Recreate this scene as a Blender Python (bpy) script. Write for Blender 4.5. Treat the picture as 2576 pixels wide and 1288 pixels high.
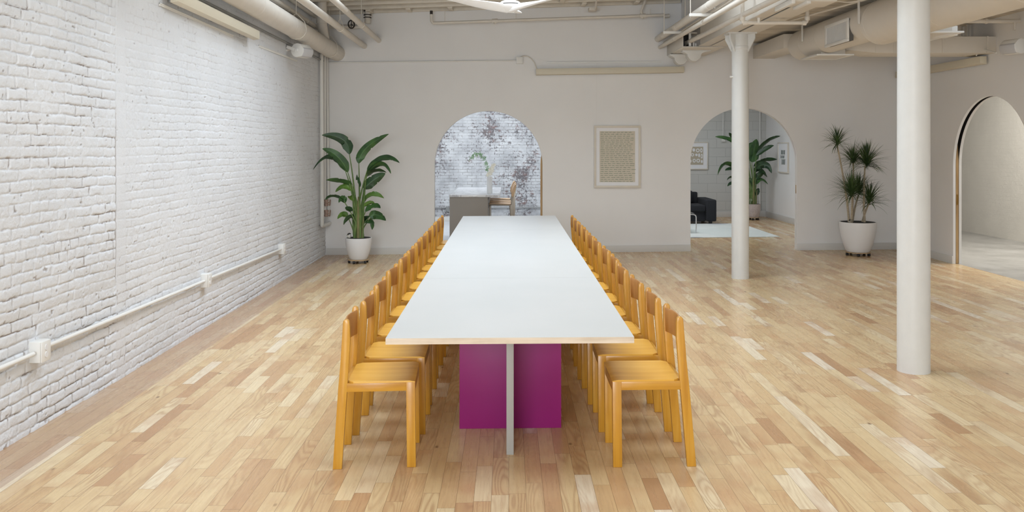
import bpy, bmesh, math, random
import numpy as np
from mathutils import Vector, Matrix, Euler
random.seed(7)
for o in list(bpy.data.objects): bpy.data.objects.remove(o, do_unlink=True)
scene = bpy.context.scene
COL = scene.collection

# ------------------------------------------------------------------ camera, world, light, exposure
FPX, VPX, VPY, EYE = 2200.0, 1280.0, 363.0, 1.68
cam = bpy.data.cameras.new('camera'); camo = bpy.data.objects.new('camera', cam); COL.objects.link(camo)
camo.location = (0, 0, EYE); camo.rotation_euler = (math.pi/2, 0, 0)
cam.sensor_width = 36.0; cam.lens = FPX/2576*36.0
cam.shift_x = (1288-VPX)/2576; cam.shift_y = -(644-VPY)/2576
cam.clip_start = 0.05; cam.clip_end = 200
scene.camera = camo
scene.view_settings.view_transform = 'Standard'; scene.view_settings.look = 'None'
scene.view_settings.gamma = 1; scene.view_settings.use_curve_mapping = False
scene.view_settings.exposure = 0.20

world = bpy.data.worlds.new('world'); scene.world = world; world.use_nodes = True
bg = world.node_tree.nodes['Background']; bg.inputs[0].default_value = (0.75, 0.86, 1.0, 1); bg.inputs[1].default_value = 0.15

def area(name, loc, rot, sx, sy, power, color, spread=math.pi):
    l = bpy.data.lights.new(name, 'AREA'); l.shape = 'RECTANGLE'; l.size = sx; l.size_y = sy
    l.energy = power; l.color = color; l.spread = spread
    o = bpy.data.objects.new(name, l); COL.objects.link(o); o.location = loc; o.rotation_euler = rot
    return o
PI = math.pi
# daylight through the street windows behind the camera
for nm_, x, w_ in (('window_daylight_left', -1.4, 240), ('window_daylight_middle', 1.6, 20), ('window_daylight_right', 4.6, 50)):
    area(nm_, (x, -3.35, 1.95), (PI/2, 0, 0), 2.3, 2.2, w_, (0.86, 0.93, 1.0))
# daylight down the skylight shafts, plus added fill in the right bay: (name, x0, x1, y0, y1, ceiling z, shaft, watts)
SKYLIGHTS_AND_FILL = [('skylight_near', -1.8, 1.6, 2.6, 4.6, 4.0, 0.75, 84), ('skylight_mid', -1.6, 1.4, 6.0, 7.6, 4.0, 0.75, 125),
             ('skylight_far', -1.9, 1.9, 8.5, 10.1, 4.0, 0.75, 140),
             ('side_fill_near', 4.4, 5.7, 1.0, 4.4, 3.24, 0.7, 12), ('side_fill_far', 4.4, 5.7, 5.4, 9.0, 3.24, 0.7, 18),  # right-bay pair: unseen fill added to brighten that side
             ('skylight_kitchen', -2.1, 0.9, 15.7, 18.3, 3.3, 0.5, 112), ('skylight_lounge', 2.1, 3.7, 15.4, 17.8, 3.3, 0.5, 66)]
for nm_, x0_, x1_, y0_, y1_, z_, sh_, w_ in SKYLIGHTS_AND_FILL:
    area(nm_, ((x0_+x1_)/2, (y0_+y1_)/2, z_+sh_-0.02), (0, 0, 0), x1_-x0_, y1_-y0_, w_*1.06, (0.88, 0.94, 1.0) if 'kitchen' in nm_ or 'lounge' in nm_ else (0.80, 0.895, 1.0))
area('side_room_lamp', (7.2, 12.2, 3.35), (0, 0, 0), 1.4, 2.6, 105, (0.98, 0.97, 0.94))

# ------------------------------------------------------------------ helpers
TILT = 0.01
def fz(x): return TILT*x
def P(px, py, Y): return Vector(((px-VPX)*Y/FPX, Y, EYE-(py-VPY)*Y/FPX))
def PX(px, py, X):           # point on the plane x = X
    Y = X*FPX/(px-VPX); return Vector((X, Y, EYE-(py-VPY)*Y/FPX))
def srgb(r, g, b, a=1):
    f = lambda c: (c/255/12.92) if c/255 <= 0.04045 else ((c/255+0.055)/1.055)**2.4
    return (f(r), f(g), f(b), a)

class MB:
    def __init__(s): s.bm = bmesh.new()
    def box(s, x0, x1, y0, y1, z0, z1, M=None):
        vs = [s.bm.verts.new(v) for v in ((x0,y0,z0),(x1,y0,z0),(x1,y1,z0),(x0,y1,z0),(x0,y0,z1),(x1,y0,z1),(x1,y1,z1),(x0,y1,z1))]
        for f in ((0,3,2,1),(4,5,6,7),(0,1,5,4),(1,2,6,5),(2,3,7,6),(3,0,4,7)): s.bm.faces.new([vs[i] for i in f])
        if M is not None:
            for v in vs: v.co = M @ v.co
        return s
    def hexa(s, p):
        vs = [s.bm.verts.new(v) for v in p]
        for f in ((0,3,2,1),(4,5,6,7),(0,1,5,4),(1,2,6,5),(2,3,7,6),(3,0,4,7)): s.bm.faces.new([vs[i] for i in f])
        return s
    def prism(s, prof, d0, d1, fn):
        """prof: 2D outline; fn(a,b,d)->xyz"""
        A = [s.bm.verts.new(fn(a, b, d0)) for a, b in prof]; B = [s.bm.verts.new(fn(a, b, d1)) for a, b in prof]
        n = len(prof)
        s.bm.faces.new(A); s.bm.faces.new(B[::-1])
        for i in range(n): s.bm.faces.new((A[i], B[i], B[(i+1) % n], A[(i+1) % n]))
        return s
    def tube(s, pts, r, n=14, cap=True, radii=None):
        pts = [Vector(p) for p in pts]; rings = []
        t0 = (pts[1]-pts[0]).normalized()
        up = Vector((0,0,1)) if abs(t0.z) < 0.9 else Vector((1,0,0))
        u = t0.cross(up).normalized(); 
        for i, p in enumerate(pts):
            if i == 0: t = t0
            elif i == len(pts)-1: t = (pts[i]-pts[i-1]).normalized()
            else: t = ((pts[i]-pts[i-1]).normalized()+(pts[i+1]-pts[i]).normalized()).normalized()
            u = (u - t*u.dot(t)).normalized(); v = t.cross(u)
            rr = radii[i] if radii else r
            rings.append([s.bm.verts.new(p + (u*math.cos(2*PI*k/n)+v*math.sin(2*PI*k/n))*rr) for k in range(n)])
        for a, b in zip(rings, rings[1:]):
            for k in range(n):
                f = s.bm.faces.new((a[k], a[(k+1) % n], b[(k+1) % n], b[k])); f.smooth = True
        if cap: s.bm.faces.new(rings[0][::-1]); s.bm.faces.new(rings[-1])
        return s
    def cyl(s, p0, p1, r, n=24): return s.tube([p0, p1], r, n)
    def lathe(s, prof, c=(0,0,0), n=40, M=None, smooth=True):
        """prof (r,z) list"""
        c = Vector(c); rings = []
        for r, z in prof:
            if r < 1e-6: rings.append([s.bm.verts.new(c+Vector((0,0,z)))])
            else: rings.append([s.bm.verts.new(c+Vector((r*math.cos(2*PI*k/n), r*math.sin(2*PI*k/n), z))) for k in range(n)])
        allv = [v for R_ in rings for v in R_]
        for a, b in zip(rings, rings[1:]):
            for k in range(n):
                k2 = (k+1) % n
                if len(a) == 1 and len(b) == 1: break
                if len(a) == 1: f = s.bm.faces.new((a[0], b[k2], b[k]))
                elif len(b) == 1: f = s.bm.faces.new((a[k], a[k2], b[0]))
                else: f = s.bm.faces.new((a[k], a[k2], b[k2], b[k]))
                f.smooth = smooth
        if M is not None:
            for v in allv: v.co = M @ v.co
        return s
    def sphere(s, c, r, n=16, sx=1, sy=1, sz=1):
        prof = [(r*math.sin(PI*i/(n//2)), -r*math.cos(PI*i/(n//2))) for i in range(n//2+1)]
        M = Matrix.Translation(c) @ Matrix.Diagonal((sx, sy, sz, 1))
        return s.lathe(prof, n=n, M=M)
    def build(s, name, mat, parent=None, bevel=0, seg=2, local=False):
        bm = s.bm
        bmesh.ops.recalc_face_normals(bm, faces=bm.faces)
        if bevel:
            es = [e for e in bm.edges if len(e.link_faces) == 2 and e.calc_face_angle(0) > 0.6]
            bmesh.ops.bevel(bm, geom=es, offset=bevel, segments=seg, affect='EDGES', profile=0.5, clamp_overlap=True)
            for f in bm.faces: f.smooth = True
        if parent is not None and not local:
            off = Vector(parent.location)
            pp = parent.parent
            while pp is not None: off += Vector(pp.location); pp = pp.parent
            bmesh.ops.translate(bm, verts=bm.verts, vec=-off)
        me = bpy.data.meshes.new(name); bm.to_mesh(me); bm.free()
        if any(p.use_smooth for p in me.polygons): 
            try: me.set_sharp_from_angle(angle=math.radians(35))
            except Exception: pass
        if mat: me.materials.append(mat)
        o = bpy.data.objects.new(name, me); COL.objects.link(o)
        if parent is not None: o.parent = parent
        return o

def tag(o, label, cat, group=None, kind=None):
    if label: o['label'] = label
    if cat: o['category'] = cat
    if group: o['group'] = group
    if kind: o['kind'] = kind
    return o
def thing(name, label, cat, loc=(0,0,0), group=None):
    o = bpy.data.objects.new(name, None); COL.objects.link(o); o.location = loc; o.empty_display_size = 0.05
    return tag(o, label, cat, group)
def struct(o): o['kind'] = 'structure'; return o
def copy_tree(o, parent=None):
    c = o.copy(); COL.objects.link(c)
    if parent is not None: c.parent = parent
    for ch in list(o.children): copy_tree(ch, c)
    return c
def ell(c, r): return Matrix.Translation(c)

# ------------------------------------------------------------------ materials
def newmat(name):
    m = bpy.data.materials.new(name); m.use_nodes = True
    nt = m.node_tree; b = nt.nodes['Principled BSDF']
    return m, nt, b
class NT:
    """small helper for wiring nodes"""
    def __init__(s, nt): s.nt = nt
    def n(s, typ, **kw):
        nd = s.nt.nodes.new(typ)
        for k, v in kw.items():
            if k.startswith('i_'):
                key = k[2:]; key = int(key) if key.isdigit() else key
                s.set(nd.inputs[key], v)
            else: setattr(nd, k, v)
        return nd
    def set(s, inp, v):
        if isinstance(v, bpy.types.NodeSocket): s.nt.links.new(v, inp)
        else: inp.default_value = v
    def math(s, op, a, b=0.0, c=None, clamp=False):
        nd = s.nt.nodes.new('ShaderNodeMath'); nd.operation = op; nd.use_clamp = clamp
        s.set(nd.inputs[0], a); s.set(nd.inputs[1], b)
        if c is not None: s.set(nd.inputs[2], c)
        return nd.outputs[0]
    def noise(s, vec, scale, detail=3, rough=0.5, dist=0.0):
        nd = s.nt.nodes.new('ShaderNodeTexNoise'); s.set(nd.inputs['Vector'], vec)
        nd.inputs['Scale'].default_value = scale; nd.inputs['Detail'].default_value = detail
        nd.inputs['Roughness'].default_value = rough; nd.inputs['Distortion'].default_value = dist
        return nd.outputs[0]
    def mapping(s, vec, scale=(1,1,1), loc=(0,0,0), rot=(0,0,0)):
        nd = s.nt.nodes.new('ShaderNodeMapping'); s.set(nd.inputs[0], vec)
        nd.inputs['Scale'].default_value = scale; nd.inputs['Location'].default_value = loc; nd.inputs['Rotation'].default_value = rot
        return nd.outputs[0]
    def ramp(s, fac, stops, interp='LINEAR'):
        nd = s.nt.nodes.new('ShaderNodeValToRGB'); s.set(nd.inputs[0], fac); cr = nd.color_ramp; cr.interpolation = interp
        while len(cr.elements) < len(stops): cr.elements.new(0.5)
        for e, (p, c) in zip(cr.elements, stops): e.position = p; e.color = c
        return nd.outputs[0]
    def mix(s, fac, a, b, blend='MIX'):
        nd = s.nt.nodes.new('ShaderNodeMix'); nd.data_type = 'RGBA'; nd.blend_type = blend
        s.set(nd.inputs[0], fac); s.set(nd.inputs[6], a); s.set(nd.inputs[7], b)
        return nd.outputs[2]
    def bump(s, h, strength=0.3, dist=0.01):
        nd = s.nt.nodes.new('ShaderNodeBump'); s.set(nd.inputs['Height'], h)
        nd.inputs['Strength'].default_value = strength; nd.inputs['Distance'].default_value = dist
        return nd.outputs[0]
    def obj(s): return s.nt.nodes.new('ShaderNodeTexCoord').outputs['Object']
    def world(s): return s.nt.nodes.new('ShaderNodeNewGeometry').outputs['Position']

def plain(name, col, rough=0.5, metal=0.0, var=0.04, vscale=6, bump=0.0, bscale=80, spec=0.5, coat=0.0):
    m, nt, b = newmat(name); h = NT(nt); v = h.obj()
    nz = h.noise(v, vscale, 3)
    f = 1-var; g = 1+var
    c = h.ramp(nz, [(0.3, (col[0]*f, col[1]*f, col[2]*f, 1)), (0.7, (min(1,col[0]*g), min(1,col[1]*g), min(1,col[2]*g), 1))])
    nt.links.new(c, b.inputs['Base Color'])
    b.inputs['Roughness'].default_value = rough; b.inputs['Metallic'].default_value = metal
    b.inputs['Specular IOR Level'].default_value = spec
    if coat: b.inputs['Coat Weight'].default_value = coat; b.inputs['Coat Roughness'].default_value = 0.15
    if bump: nt.links.new(h.bump(h.noise(v, bscale, 4), bump, 0.004), b.inputs['Normal'])
    return m

M = {}
M['wall'] = plain('painted_drywall', srgb(238,237,236), 0.75, var=0.012, vscale=2, bump=0.12, bscale=160, spec=0.3)
M['ceil'] = plain('painted_ceiling_wood', srgb(226,219,206), 0.7, var=0.05, vscale=9, bump=0.6, bscale=25, spec=0.3)
M['pipe'] = plain('painted_pipe', srgb(222,216,206), 0.5, var=0.03, vscale=12, bump=0.15, bscale=60)
M['duct'] = plain('painted_duct', srgb(222,216,206), 0.55, var=0.015, bump=0.05, bscale=30)
M['white'] = plain('white_enamel', srgb(232,231,227), 0.45, var=0.015)
M['column'] = plain('painted_iron_column', srgb(217,217,214), 0.42, var=0.02, vscale=9, bump=0.35, bscale=22)
M['beige'] = plain('beige_lamp_cover', srgb(216,208,188), 0.5, var=0.01)
M['grey_metal'] = plain('galvanised_conduit', srgb(150,150,148), 0.45, 0.6, var=0.05)
M['dark_metal'] = plain('dark_steel', srgb(58,54,50), 0.5, 0.5)
M['steel_gap_shade'] = plain('dark_steel_and_gap_shade', srgb(38,36,35), 0.8)  # bare steel at the beam end; painted shade in beam slot and door pocket
M['rust'] = plain('rusty_valve_iron', srgb(168,142,128), 0.8, var=0.3, vscale=40)
M['black'] = plain('black_rubber', srgb(34,34,36), 0.5)
M['sofa'] = plain('black_sofa_fabric', srgb(36,37,41), 0.95, var=0.15, vscale=90, bump=0.3, bscale=300)
M['soil'] = plain('dark_soil', srgb(42,38,36), 0.95, var=0.4, vscale=60, bump=1.0, bscale=60)
M['pot'] = plain('white_glazed_pot', srgb(232,232,233), 0.35, var=0.01)
M['stone_pot'] = plain('mottled_stone_pot', srgb(196,184,180), 0.85, var=0.14, vscale=45, bump=0.6, bscale=50)
M['ply_edge'] = None
M['frame_wood'] = plain('pale_frame_wood', srgb(222,215,202), 0.5, var=0.03)
M['mat_board'] = plain('white_mat_board', srgb(238,238,240), 0.8, var=0.0)
M['paper'] = plain('beige_paper', srgb(214,206,190), 0.9, var=0.02)
M['ink'] = plain('green_ink', srgb(70,116,84), 0.8, var=0.3, vscale=30)
M['print'] = plain('taupe_print', srgb(188,178,158), 0.9, var=0.02)
M['print_dark'] = plain('dark_green_print', srgb(70,88,80), 0.9, var=0.2, vscale=20)
M['chrome'] = plain('chrome', srgb(215,215,218), 0.15, 1.0, var=0.0)
M['brass'] = plain('brass', srgb(176,140,80), 0.35, 1.0, var=0.02)
M['island'] = plain('taupe_cabinet_lacquer', srgb(150,144,137), 0.5, var=0.01)
M['table_grey'] = plain('grey_lacquered_panel', srgb(168,167,163), 0.5, var=0.01)
M['fan_white'] = plain('fan_white', srgb(240,240,240), 0.35, var=0.0)
M['grille'] = plain('speaker_grille', srgb(196,196,198), 0.6, var=0.03, vscale=300)
M['vent_dark'] = plain('vent_interior', srgb(96,94,92), 0.7)
M['baseboard'] = plain('baseboard_paint', srgb(216,214,210), 0.5, var=0.01)
M['petal'] = plain('white_petals', srgb(252,249,238), 0.6, var=0.05, vscale=40)
M['vase'] = plain('ribbed_white_vase', srgb(240,241,241), 0.5, var=0.02)
M['rug_dark'] = plain('rug_grey', srgb(180,184,188), 0.95)

def mat_glass():
    m, nt, b = newmat('clear_glass'); b.inputs['Transmission Weight'].default_value = 1; b.inputs['Roughness'].default_value = 0.02
    b.inputs['Base Color'].default_value = (0.95, 0.97, 0.96, 1); return m
M['glass'] = mat_glass()

def mat_purple():
    m, nt, b = newmat('magenta_laminate'); h = NT(nt); v = h.obj()
    c = h.ramp(h.noise(v, 3, 2), [(0.3, srgb(146, 28, 110)), (0.7, srgb(152, 32, 116))])
    nt.links.new(c, b.inputs['Base Color']); b.inputs['Roughness'].default_value = 0.42
    return m
M['purple'] = mat_purple()

def mat_tabletop():
    m, nt, b = newmat('white_laminate'); h = NT(nt); v = h.obj()
    c = h.ramp(h.noise(v, 2, 2), [(0.3, srgb(203,204,202)), (0.7, srgb(207,207,205))])
    nt.links.new(c, b.inputs['Base Color']); b.inputs['Roughness'].default_value = 0.32
    nt.links.new(h.bump(h.noise(v, 400, 2), 0.05, 0.001), b.inputs['Normal'])
    return m
M['laminate'] = mat_tabletop()

def mat_wood(name, c0, c1, c2, axis='x', rough=0.35, scale=1.0, coat=0.0):
    """axis = direction of the grain in object space"""
    m, nt, b = newmat(name); h = NT(nt); v = h.obj()
    sc = {'x': (1.2, 26, 26), 'y': (26, 1.2, 26), 'z': (26, 26, 1.2)}[axis]
    g = h.noise(h.mapping(v, tuple(k*scale for k in sc)), 1.0, 5, 0.6, 0.6)
    big = h.noise(v, 3.5*scale, 3, 0.5)
    f = h.math('ADD', h.math('MULTIPLY', g, 0.6), h.math('MULTIPLY', big, 0.4))
    c = h.ramp(f, [(0.32, c0), (0.5, c1), (0.68, c2)])
    nt.links.new(c, b.inputs['Base Color']); b.inputs['Roughness'].default_value = rough
    if coat: b.inputs['Coat Weight'].default_value = coat; b.inputs['Coat Roughness'].default_value = 0.2
    nt.links.new(h.bump(g, 0.06, 0.002), b.inputs['Normal'])
    return m
H0, H1, H2 = srgb(180,122,32), srgb(203,147,46), srgb(216,166,70)
M['chair_z'] = mat_wood('honey_varnished_beech_upright', H0, H1, H2, 'z', 0.33, coat=0.25)
M['chair_x'] = mat_wood('honey_varnished_beech_rail', H0, H1, H2, 'x', 0.33, coat=0.25)
M['chair_y'] = mat_wood('honey_varnished_beech_cross', H0, H1, H2, 'y', 0.33, coat=0.25)
M['chair_seat'] = mat_wood('honey_seat_plywood', srgb(202,142,44), srgb(222,168,66), srgb(233,186,92), 'x', 0.36, 0.7, coat=0.2)
M['chair_back'] = mat_wood('brown_back_plywood', srgb(166,108,48), srgb(188,130,66), srgb(204,148,84), 'z', 0.34, 0.7, coat=0.25)
M['ply_edge'] = mat_wood('plywood_edge', srgb(196,178,156), srgb(214,198,178), srgb(226,212,194), 'x', 0.55, 2.0)
M['stool_ply'] = mat_wood('oak_stool_plywood', srgb(186,150,112), srgb(206,172,134), srgb(216,184,150), 'z', 0.5)
M['door_wood'] = mat_wood('oak_door_edge', srgb(160,126,84), srgb(184,150,104), srgb(198,166,120), 'z', 0.5)
M['dolly_wood'] = mat_wood('oak_dolly', srgb(160,132,96), srgb(184,156,118), srgb(196,170,134), 'x', 0.5)
M['stool_metal'] = plain('brushed_stool_metal', srgb(176,168,156), 0.4, 0.7)

def mat_floor(name='oak_strip_floor'):
    m, nt, b = newmat(name); h = NT(nt); v = h.world()
    sep = nt.nodes.new('ShaderNodeSeparateXYZ'); nt.links.new(v, sep.inputs[0]); x, y = sep.outputs[0], sep.outputs[1]
    W = 0.083
    xr = h.math('DIVIDE', x, W); row = h.math('FLOOR', xr)
    wn1 = h.n('ShaderNodeTexWhiteNoise', noise_dimensions='1D'); h.set(wn1.inputs['W'], row)
    wn1b = h.n('ShaderNodeTexWhiteNoise', noise_dimensions='1D'); h.set(wn1b.inputs['W'], h.math('ADD', row, 57.3))
    L = h.math('MULTIPLY_ADD', wn1b.outputs[0], 0.55, 0.42)
    yy = h.math('DIVIDE', h.math('MULTIPLY_ADD', wn1.outputs[0], 9.0, y), L)
    # uneven plank lengths
    wob = h.math('MULTIPLY', h.math('SINE', h.math('MULTIPLY', yy, 2.1)), 0.22)
    yy = h.math('ADD', yy, wob); pid = h.math('FLOOR', yy)
    comb = nt.nodes.new('ShaderNodeCombineXYZ'); h.set(comb.inputs[0], row); h.set(comb.inputs[1], pid)
    wn = h.n('ShaderNodeTexWhiteNoise', noise_dimensions='3D'); h.set(wn.inputs['Vector'], comb.outputs[0])
    rnd = wn.outputs[0]; rc = wn.outputs[1]
    seprc = nt.nodes.new('ShaderNodeSeparateColor'); nt.links.new(rc, seprc.inputs[0])
    base = h.ramp(rnd, [(0.0, srgb(184,144,106)), (0.04, srgb(201,164,123)), (0.16, srgb(211,178,134)), (0.5, srgb(219,191,146)),
                        (0.80, srgb(225,200,156)), (0.94, srgb(231,211,173)), (1.0, srgb(238,225,202))])
    # grain, shifted per plank
    sh = nt.nodes.new('ShaderNodeVectorMath'); sh.operation = 'MULTIPLY_ADD'
    nt.links.new(rc, sh.inputs[0]); sh.inputs[1].default_value = (13, 17, 19); nt.links.new(v, sh.inputs[2])
    gv = sh.outputs[0]
    fine = h.noise(h.mapping(gv, (95, 3.2, 1)), 1.0, 4, 0.6)
    figure = h.noise(h.mapping(gv, (8.5, 1.05, 1)), 1.0, 1.2, 0.4)
    cath = h.math('MULTIPLY_ADD', h.math('SINE', h.math('MULTIPLY', figure, 95.0)), 0.5, 0.5)
    cath = h.math('POWER', cath, 1.8)
    cath = h.math('MULTIPLY', cath, h.math('MULTIPLY_ADD', h.math('POWER', seprc.outputs[1], 2.0), 0.58, 0.05))
    blotch = h.noise(h.mapping(gv, (5, 1.2, 1)), 1.0, 3, 0.55)
    c = h.mix(cath, base, srgb(178,140,104), 'MIX')
    c = h.mix(h.math('MULTIPLY', h.math('SUBTRACT', fine, 0.42, clamp=True), 1.1), c, srgb(176,140,106), 'MIX')
    c = h.mix(h.ramp(blotch, [(0.57, (0,0,0,1)), (0.74, (0.6,0.6,0.6,1))]), c, srgb(164,122,88), 'MIX')
    rough_patch = h.noise(h.mapping(gv, (1.5, 2.6, 1)), 1.0, 2, 0.5)
    c = h.mix(h.ramp(rough_patch, [(0.30, (0.5,0.5,0.5,1)), (0.48, (0,0,0,1))]), c, srgb(196,152,112), 'MIX')
    # knots
    vor = h.n('ShaderNodeTexVoronoi'); h.set(vor.inputs['Vector'], h.mapping(v, (3.9, 1.9, 1))); vor.inputs['Scale'].default_value = 1.0
    c = h.mix(h.ramp(vor.outputs[0], [(0.014, (0.8,0.8,0.8,1)), (0.055, (0,0,0,1))]), c, srgb(96,58,34), 'MIX')
    # old redder border boards along the brick wall
    border = h.math('LESS_THAN', x, -2.52)
    c = h.mix(h.math('MULTIPLY', border, 0.58), c, srgb(172,140,120), 'MIX')
    # gaps
    fx = h.math('FRACT', xr); ex = h.math('MULTIPLY', h.math('MINIMUM', fx, h.math('SUBTRACT', 1.0, fx)), W)
    fy = h.math('FRACT', yy); ey = h.math('MULTIPLY', h.math('MULTIPLY', h.math('MINIMUM', fy, h.math('SUBTRACT', 1.0, fy)), L), 0.8)
    e = h.math('MINIMUM', ex, ey)
    gap = h.ramp(h.math('MULTIPLY', e, 100), [(0.05, (1,1,1,1)), (0.14, (0,0,0,1))])
    c = h.mix(h.math('MULTIPLY', gap, 0.62), c, srgb(92,62,38), 'MIX')
    nt.links.new(c, b.inputs['Base Color'])
    r = h.math('MULTIPLY_ADD', fine, 0.14, 0.19)
    nt.links.new(r, b.inputs['Roughness']); b.inputs['Specular IOR Level'].default_value = 0.42
    hgt = h.math('SUBTRACT', h.math('MULTIPLY', fine, 0.15), gap)
    nt.links.new(h.bump(hgt, 0.25, 0.001), b.inputs['Normal'])
    return m
M['floor'] = mat_floor()

def mat_brickmesh():
    """paint over real brick relief; crevice dirt comes from the relief attribute"""
    m, nt, b = newmat('white_painted_brick'); h = NT(nt); v = h.world()
    at = h.n('ShaderNodeAttribute', attribute_name='dirt')
    big = h.noise(v, 1.3, 3)
    base = h.ramp(big, [(0.35, srgb(222,224,227)), (0.65, srgb(229,231,234))])
    speck = h.ramp(h.noise(v, 38, 4, 0.6), [(0.67, (0,0,0,1)), (0.74, (1,1,1,1))])
    c = h.mix(h.math('MULTIPLY', speck, 0.10), base, srgb(150,140,130))
    c = h.mix(at.outputs['Fac'], c, srgb(128,108,92))
    nt.links.new(c, b.inputs['Base Color']); b.inputs['Roughness'].default_value = 0.55; b.inputs['Specular IOR Level'].default_value = 0.4
    hh = h.math('ADD', h.noise(v, 75, 5, 0.62), h.math('MULTIPLY', h.noise(v, 260, 3, 0.6), 0.35))
    nt.links.new(h.bump(hh, 0.55, 0.006), b.inputs['Normal'])
    return m
M['brick'] = mat_brickmesh()

def brick_vec(h, nt, plane, bw, bh):
    v = h.world(); sep = nt.nodes.new('ShaderNodeSeparateXYZ'); nt.links.new(v, sep.inputs[0])
    comb = nt.nodes.new('ShaderNodeCombineXYZ')
    nt.links.new(sep.outputs[0 if plane == 'xz' else 1], comb.inputs[0]); nt.links.new(sep.outputs[2], comb.inputs[1])
    return v, comb.outputs[0]
def brick_tex(h, nt, vec, bw, bh, mortar, smooth=0.3, offset=0.5):
    bt = nt.nodes.new('ShaderNodeTexBrick'); nt.links.new(vec, bt.inputs['Vector']); bt.offset = offset
    bt.inputs['Scale'].default_value = 1.0; bt.inputs['Brick Width'].default_value = bw; bt.inputs['Row Height'].default_value = bh
    bt.inputs['Mortar Size'].default_value = mortar; bt.inputs['Mortar Smooth'].default_value = smooth
    bt.inputs['Color1'].default_value = (0,0,0,1); bt.inputs['Color2'].default_value = (1,1,1,1); bt.inputs['Mortar'].default_value = (0.5,0.5,0.5,1)
    return bt
def mat_kitchen_brick():
    m, nt, b = newmat('weathered_whitewashed_brick'); h = NT(nt); v, uv = brick_vec(h, nt, 'xz', 0, 0)
    wob = h.n('ShaderNodeTexNoise'); h.set(wob.inputs['Vector'], v); wob.inputs['Scale'].default_value = 9
    add = nt.nodes.new('ShaderNodeVectorMath'); add.operation = 'MULTIPLY_ADD'
    nt.links.new(wob.outputs[1], add.inputs[0]); add.inputs[1].default_value = (0.02, 0.02, 0); nt.links.new(uv, add.inputs[2])
    bt = brick_tex(h, nt, add.outputs[0], 0.20, 0.067, 0.005, 0.2)
    paint = h.ramp(h.noise(v, 2.6, 6, 0.62), [(0.32, srgb(168,169,172)), (0.5, srgb(196,197,199)), (0.68, srgb(216,217,218))])
    sep = nt.nodes.new('ShaderNodeSeparateXYZ'); nt.links.new(v, sep.inputs[0])
    # worn patches follow a few broad zones and break up brick by brick
    zone = h.noise(h.mapping(v, (1.1, 1, 0.8), loc=(3.3, 0, 1.2)), 1.7, 3, 0.6)
    left = h.math('MULTIPLY', h.math('SUBTRACT', -1.25, sep.outputs[0], clamp=True), 0.34)
    mid = h.math('SUBTRACT', 0.26, h.math('ABSOLUTE', h.math('SUBTRACT', sep.outputs[0], -0.42)), clamp=True)
    top = h.math('MULTIPLY', h.math('MULTIPLY', mid, h.math('SUBTRACT', sep.outputs[2], 0.8, clamp=True)), 0.62)
    z2 = h.math('ADD', zone, h.math('ADD', h.math('MINIMUM', left, 0.18), top))
    sm = h.noise(v, 24, 7, 0.80)
    sm2 = h.noise(v, 8, 4, 0.6)
    per = h.math('MULTIPLY', h.math('SUBTRACT', bt.outputs[0], 0.5), 0.045)
    e = h.math('ADD', h.math('ADD', h.math('ADD', h.math('MULTIPLY', sm, 0.78), h.math('MULTIPLY', sm2, 0.24)), h.math('MULTIPLY', z2, 0.52)), per)
    e = h.math('ADD', e, h.math('MULTIPLY', bt.outputs[1], 0.05))
    worn = h.ramp(e, [(0.835, (0,0,0,1)), (0.90, (0.85,0.85,0.85,1))])
    bare = h.ramp(h.noise(v, 9, 3), [(0.35, srgb(84,78,80)), (0.55, srgb(104,90,90)), (0.66, srgb(128,92,84)), (0.8, srgb(142,92,78))])
    jointn = h.ramp(h.noise(v, 4, 4, 0.65), [(0.44, (0.0,0.0,0.0,1)), (0.62, (0.9,0.9,0.9,1))])
    c = h.mix(h.math('MULTIPLY', h.math('MULTIPLY', bt.outputs[1], jointn), 0.75), paint, srgb(124,116,112))
    c = h.mix(worn, c, bare)
    nt.links.new(c, b.inputs['Base Color']); b.inputs['Roughness'].default_value = 0.75
    hg = h.math('SUBTRACT', h.math('MULTIPLY', sm, 0.4), h.math('ADD', bt.outputs[1], h.math('MULTIPLY', worn, 0.3)))
    nt.links.new(h.bump(hg, 0.7, 0.01), b.inputs['Normal'])
    return m
M['kitchen_brick'] = mat_kitchen_brick()
def mat_soft_brick(name, col, plane, bw=0.212, bh=0.067, st=0.5, ms=0.007):
    m, nt, b = newmat(name); h = NT(nt); v, uv = brick_vec(h, nt, plane, 0, 0)
    wob = h.n('ShaderNodeTexNoise'); h.set(wob.inputs['Vector'], v); wob.inputs['Scale'].default_value = 7
    add = nt.nodes.new('ShaderNodeVectorMath'); add.operation = 'MULTIPLY_ADD'
    nt.links.new(wob.outputs[1], add.inputs[0]); add.inputs[1].default_value = (0.015, 0.015, 0); nt.links.new(uv, add.inputs[2])
    bt = brick_tex(h, nt, add.outputs[0], bw, bh, ms, 1.0)
    c = h.ramp(h.noise(v, 3, 4), [(0.3, tuple(k*0.95 for k in col[:3])+(1,)), (0.7, col)])
    nt.links.new(c, b.inputs['Base Color']); b.inputs['Roughness'].default_value = 0.7
    hg = h.math('SUBTRACT', h.math('MULTIPLY', h.noise(v, 13, 5, 0.65), 2.6), h.math('MULTIPLY', bt.outputs[1], h.noise(v, 3, 2)))
    nt.links.new(h.bump(hg, st, 0.012), b.inputs['Normal'])
    return m
M['side_brick'] = mat_soft_brick('cream_painted_brick', srgb(216,211,201), 'yz', st=0.30, ms=0.004)
M['plain_brick'] = mat_soft_brick('white_painted_brick_flat', srgb(232,230,226), 'yz')
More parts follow.
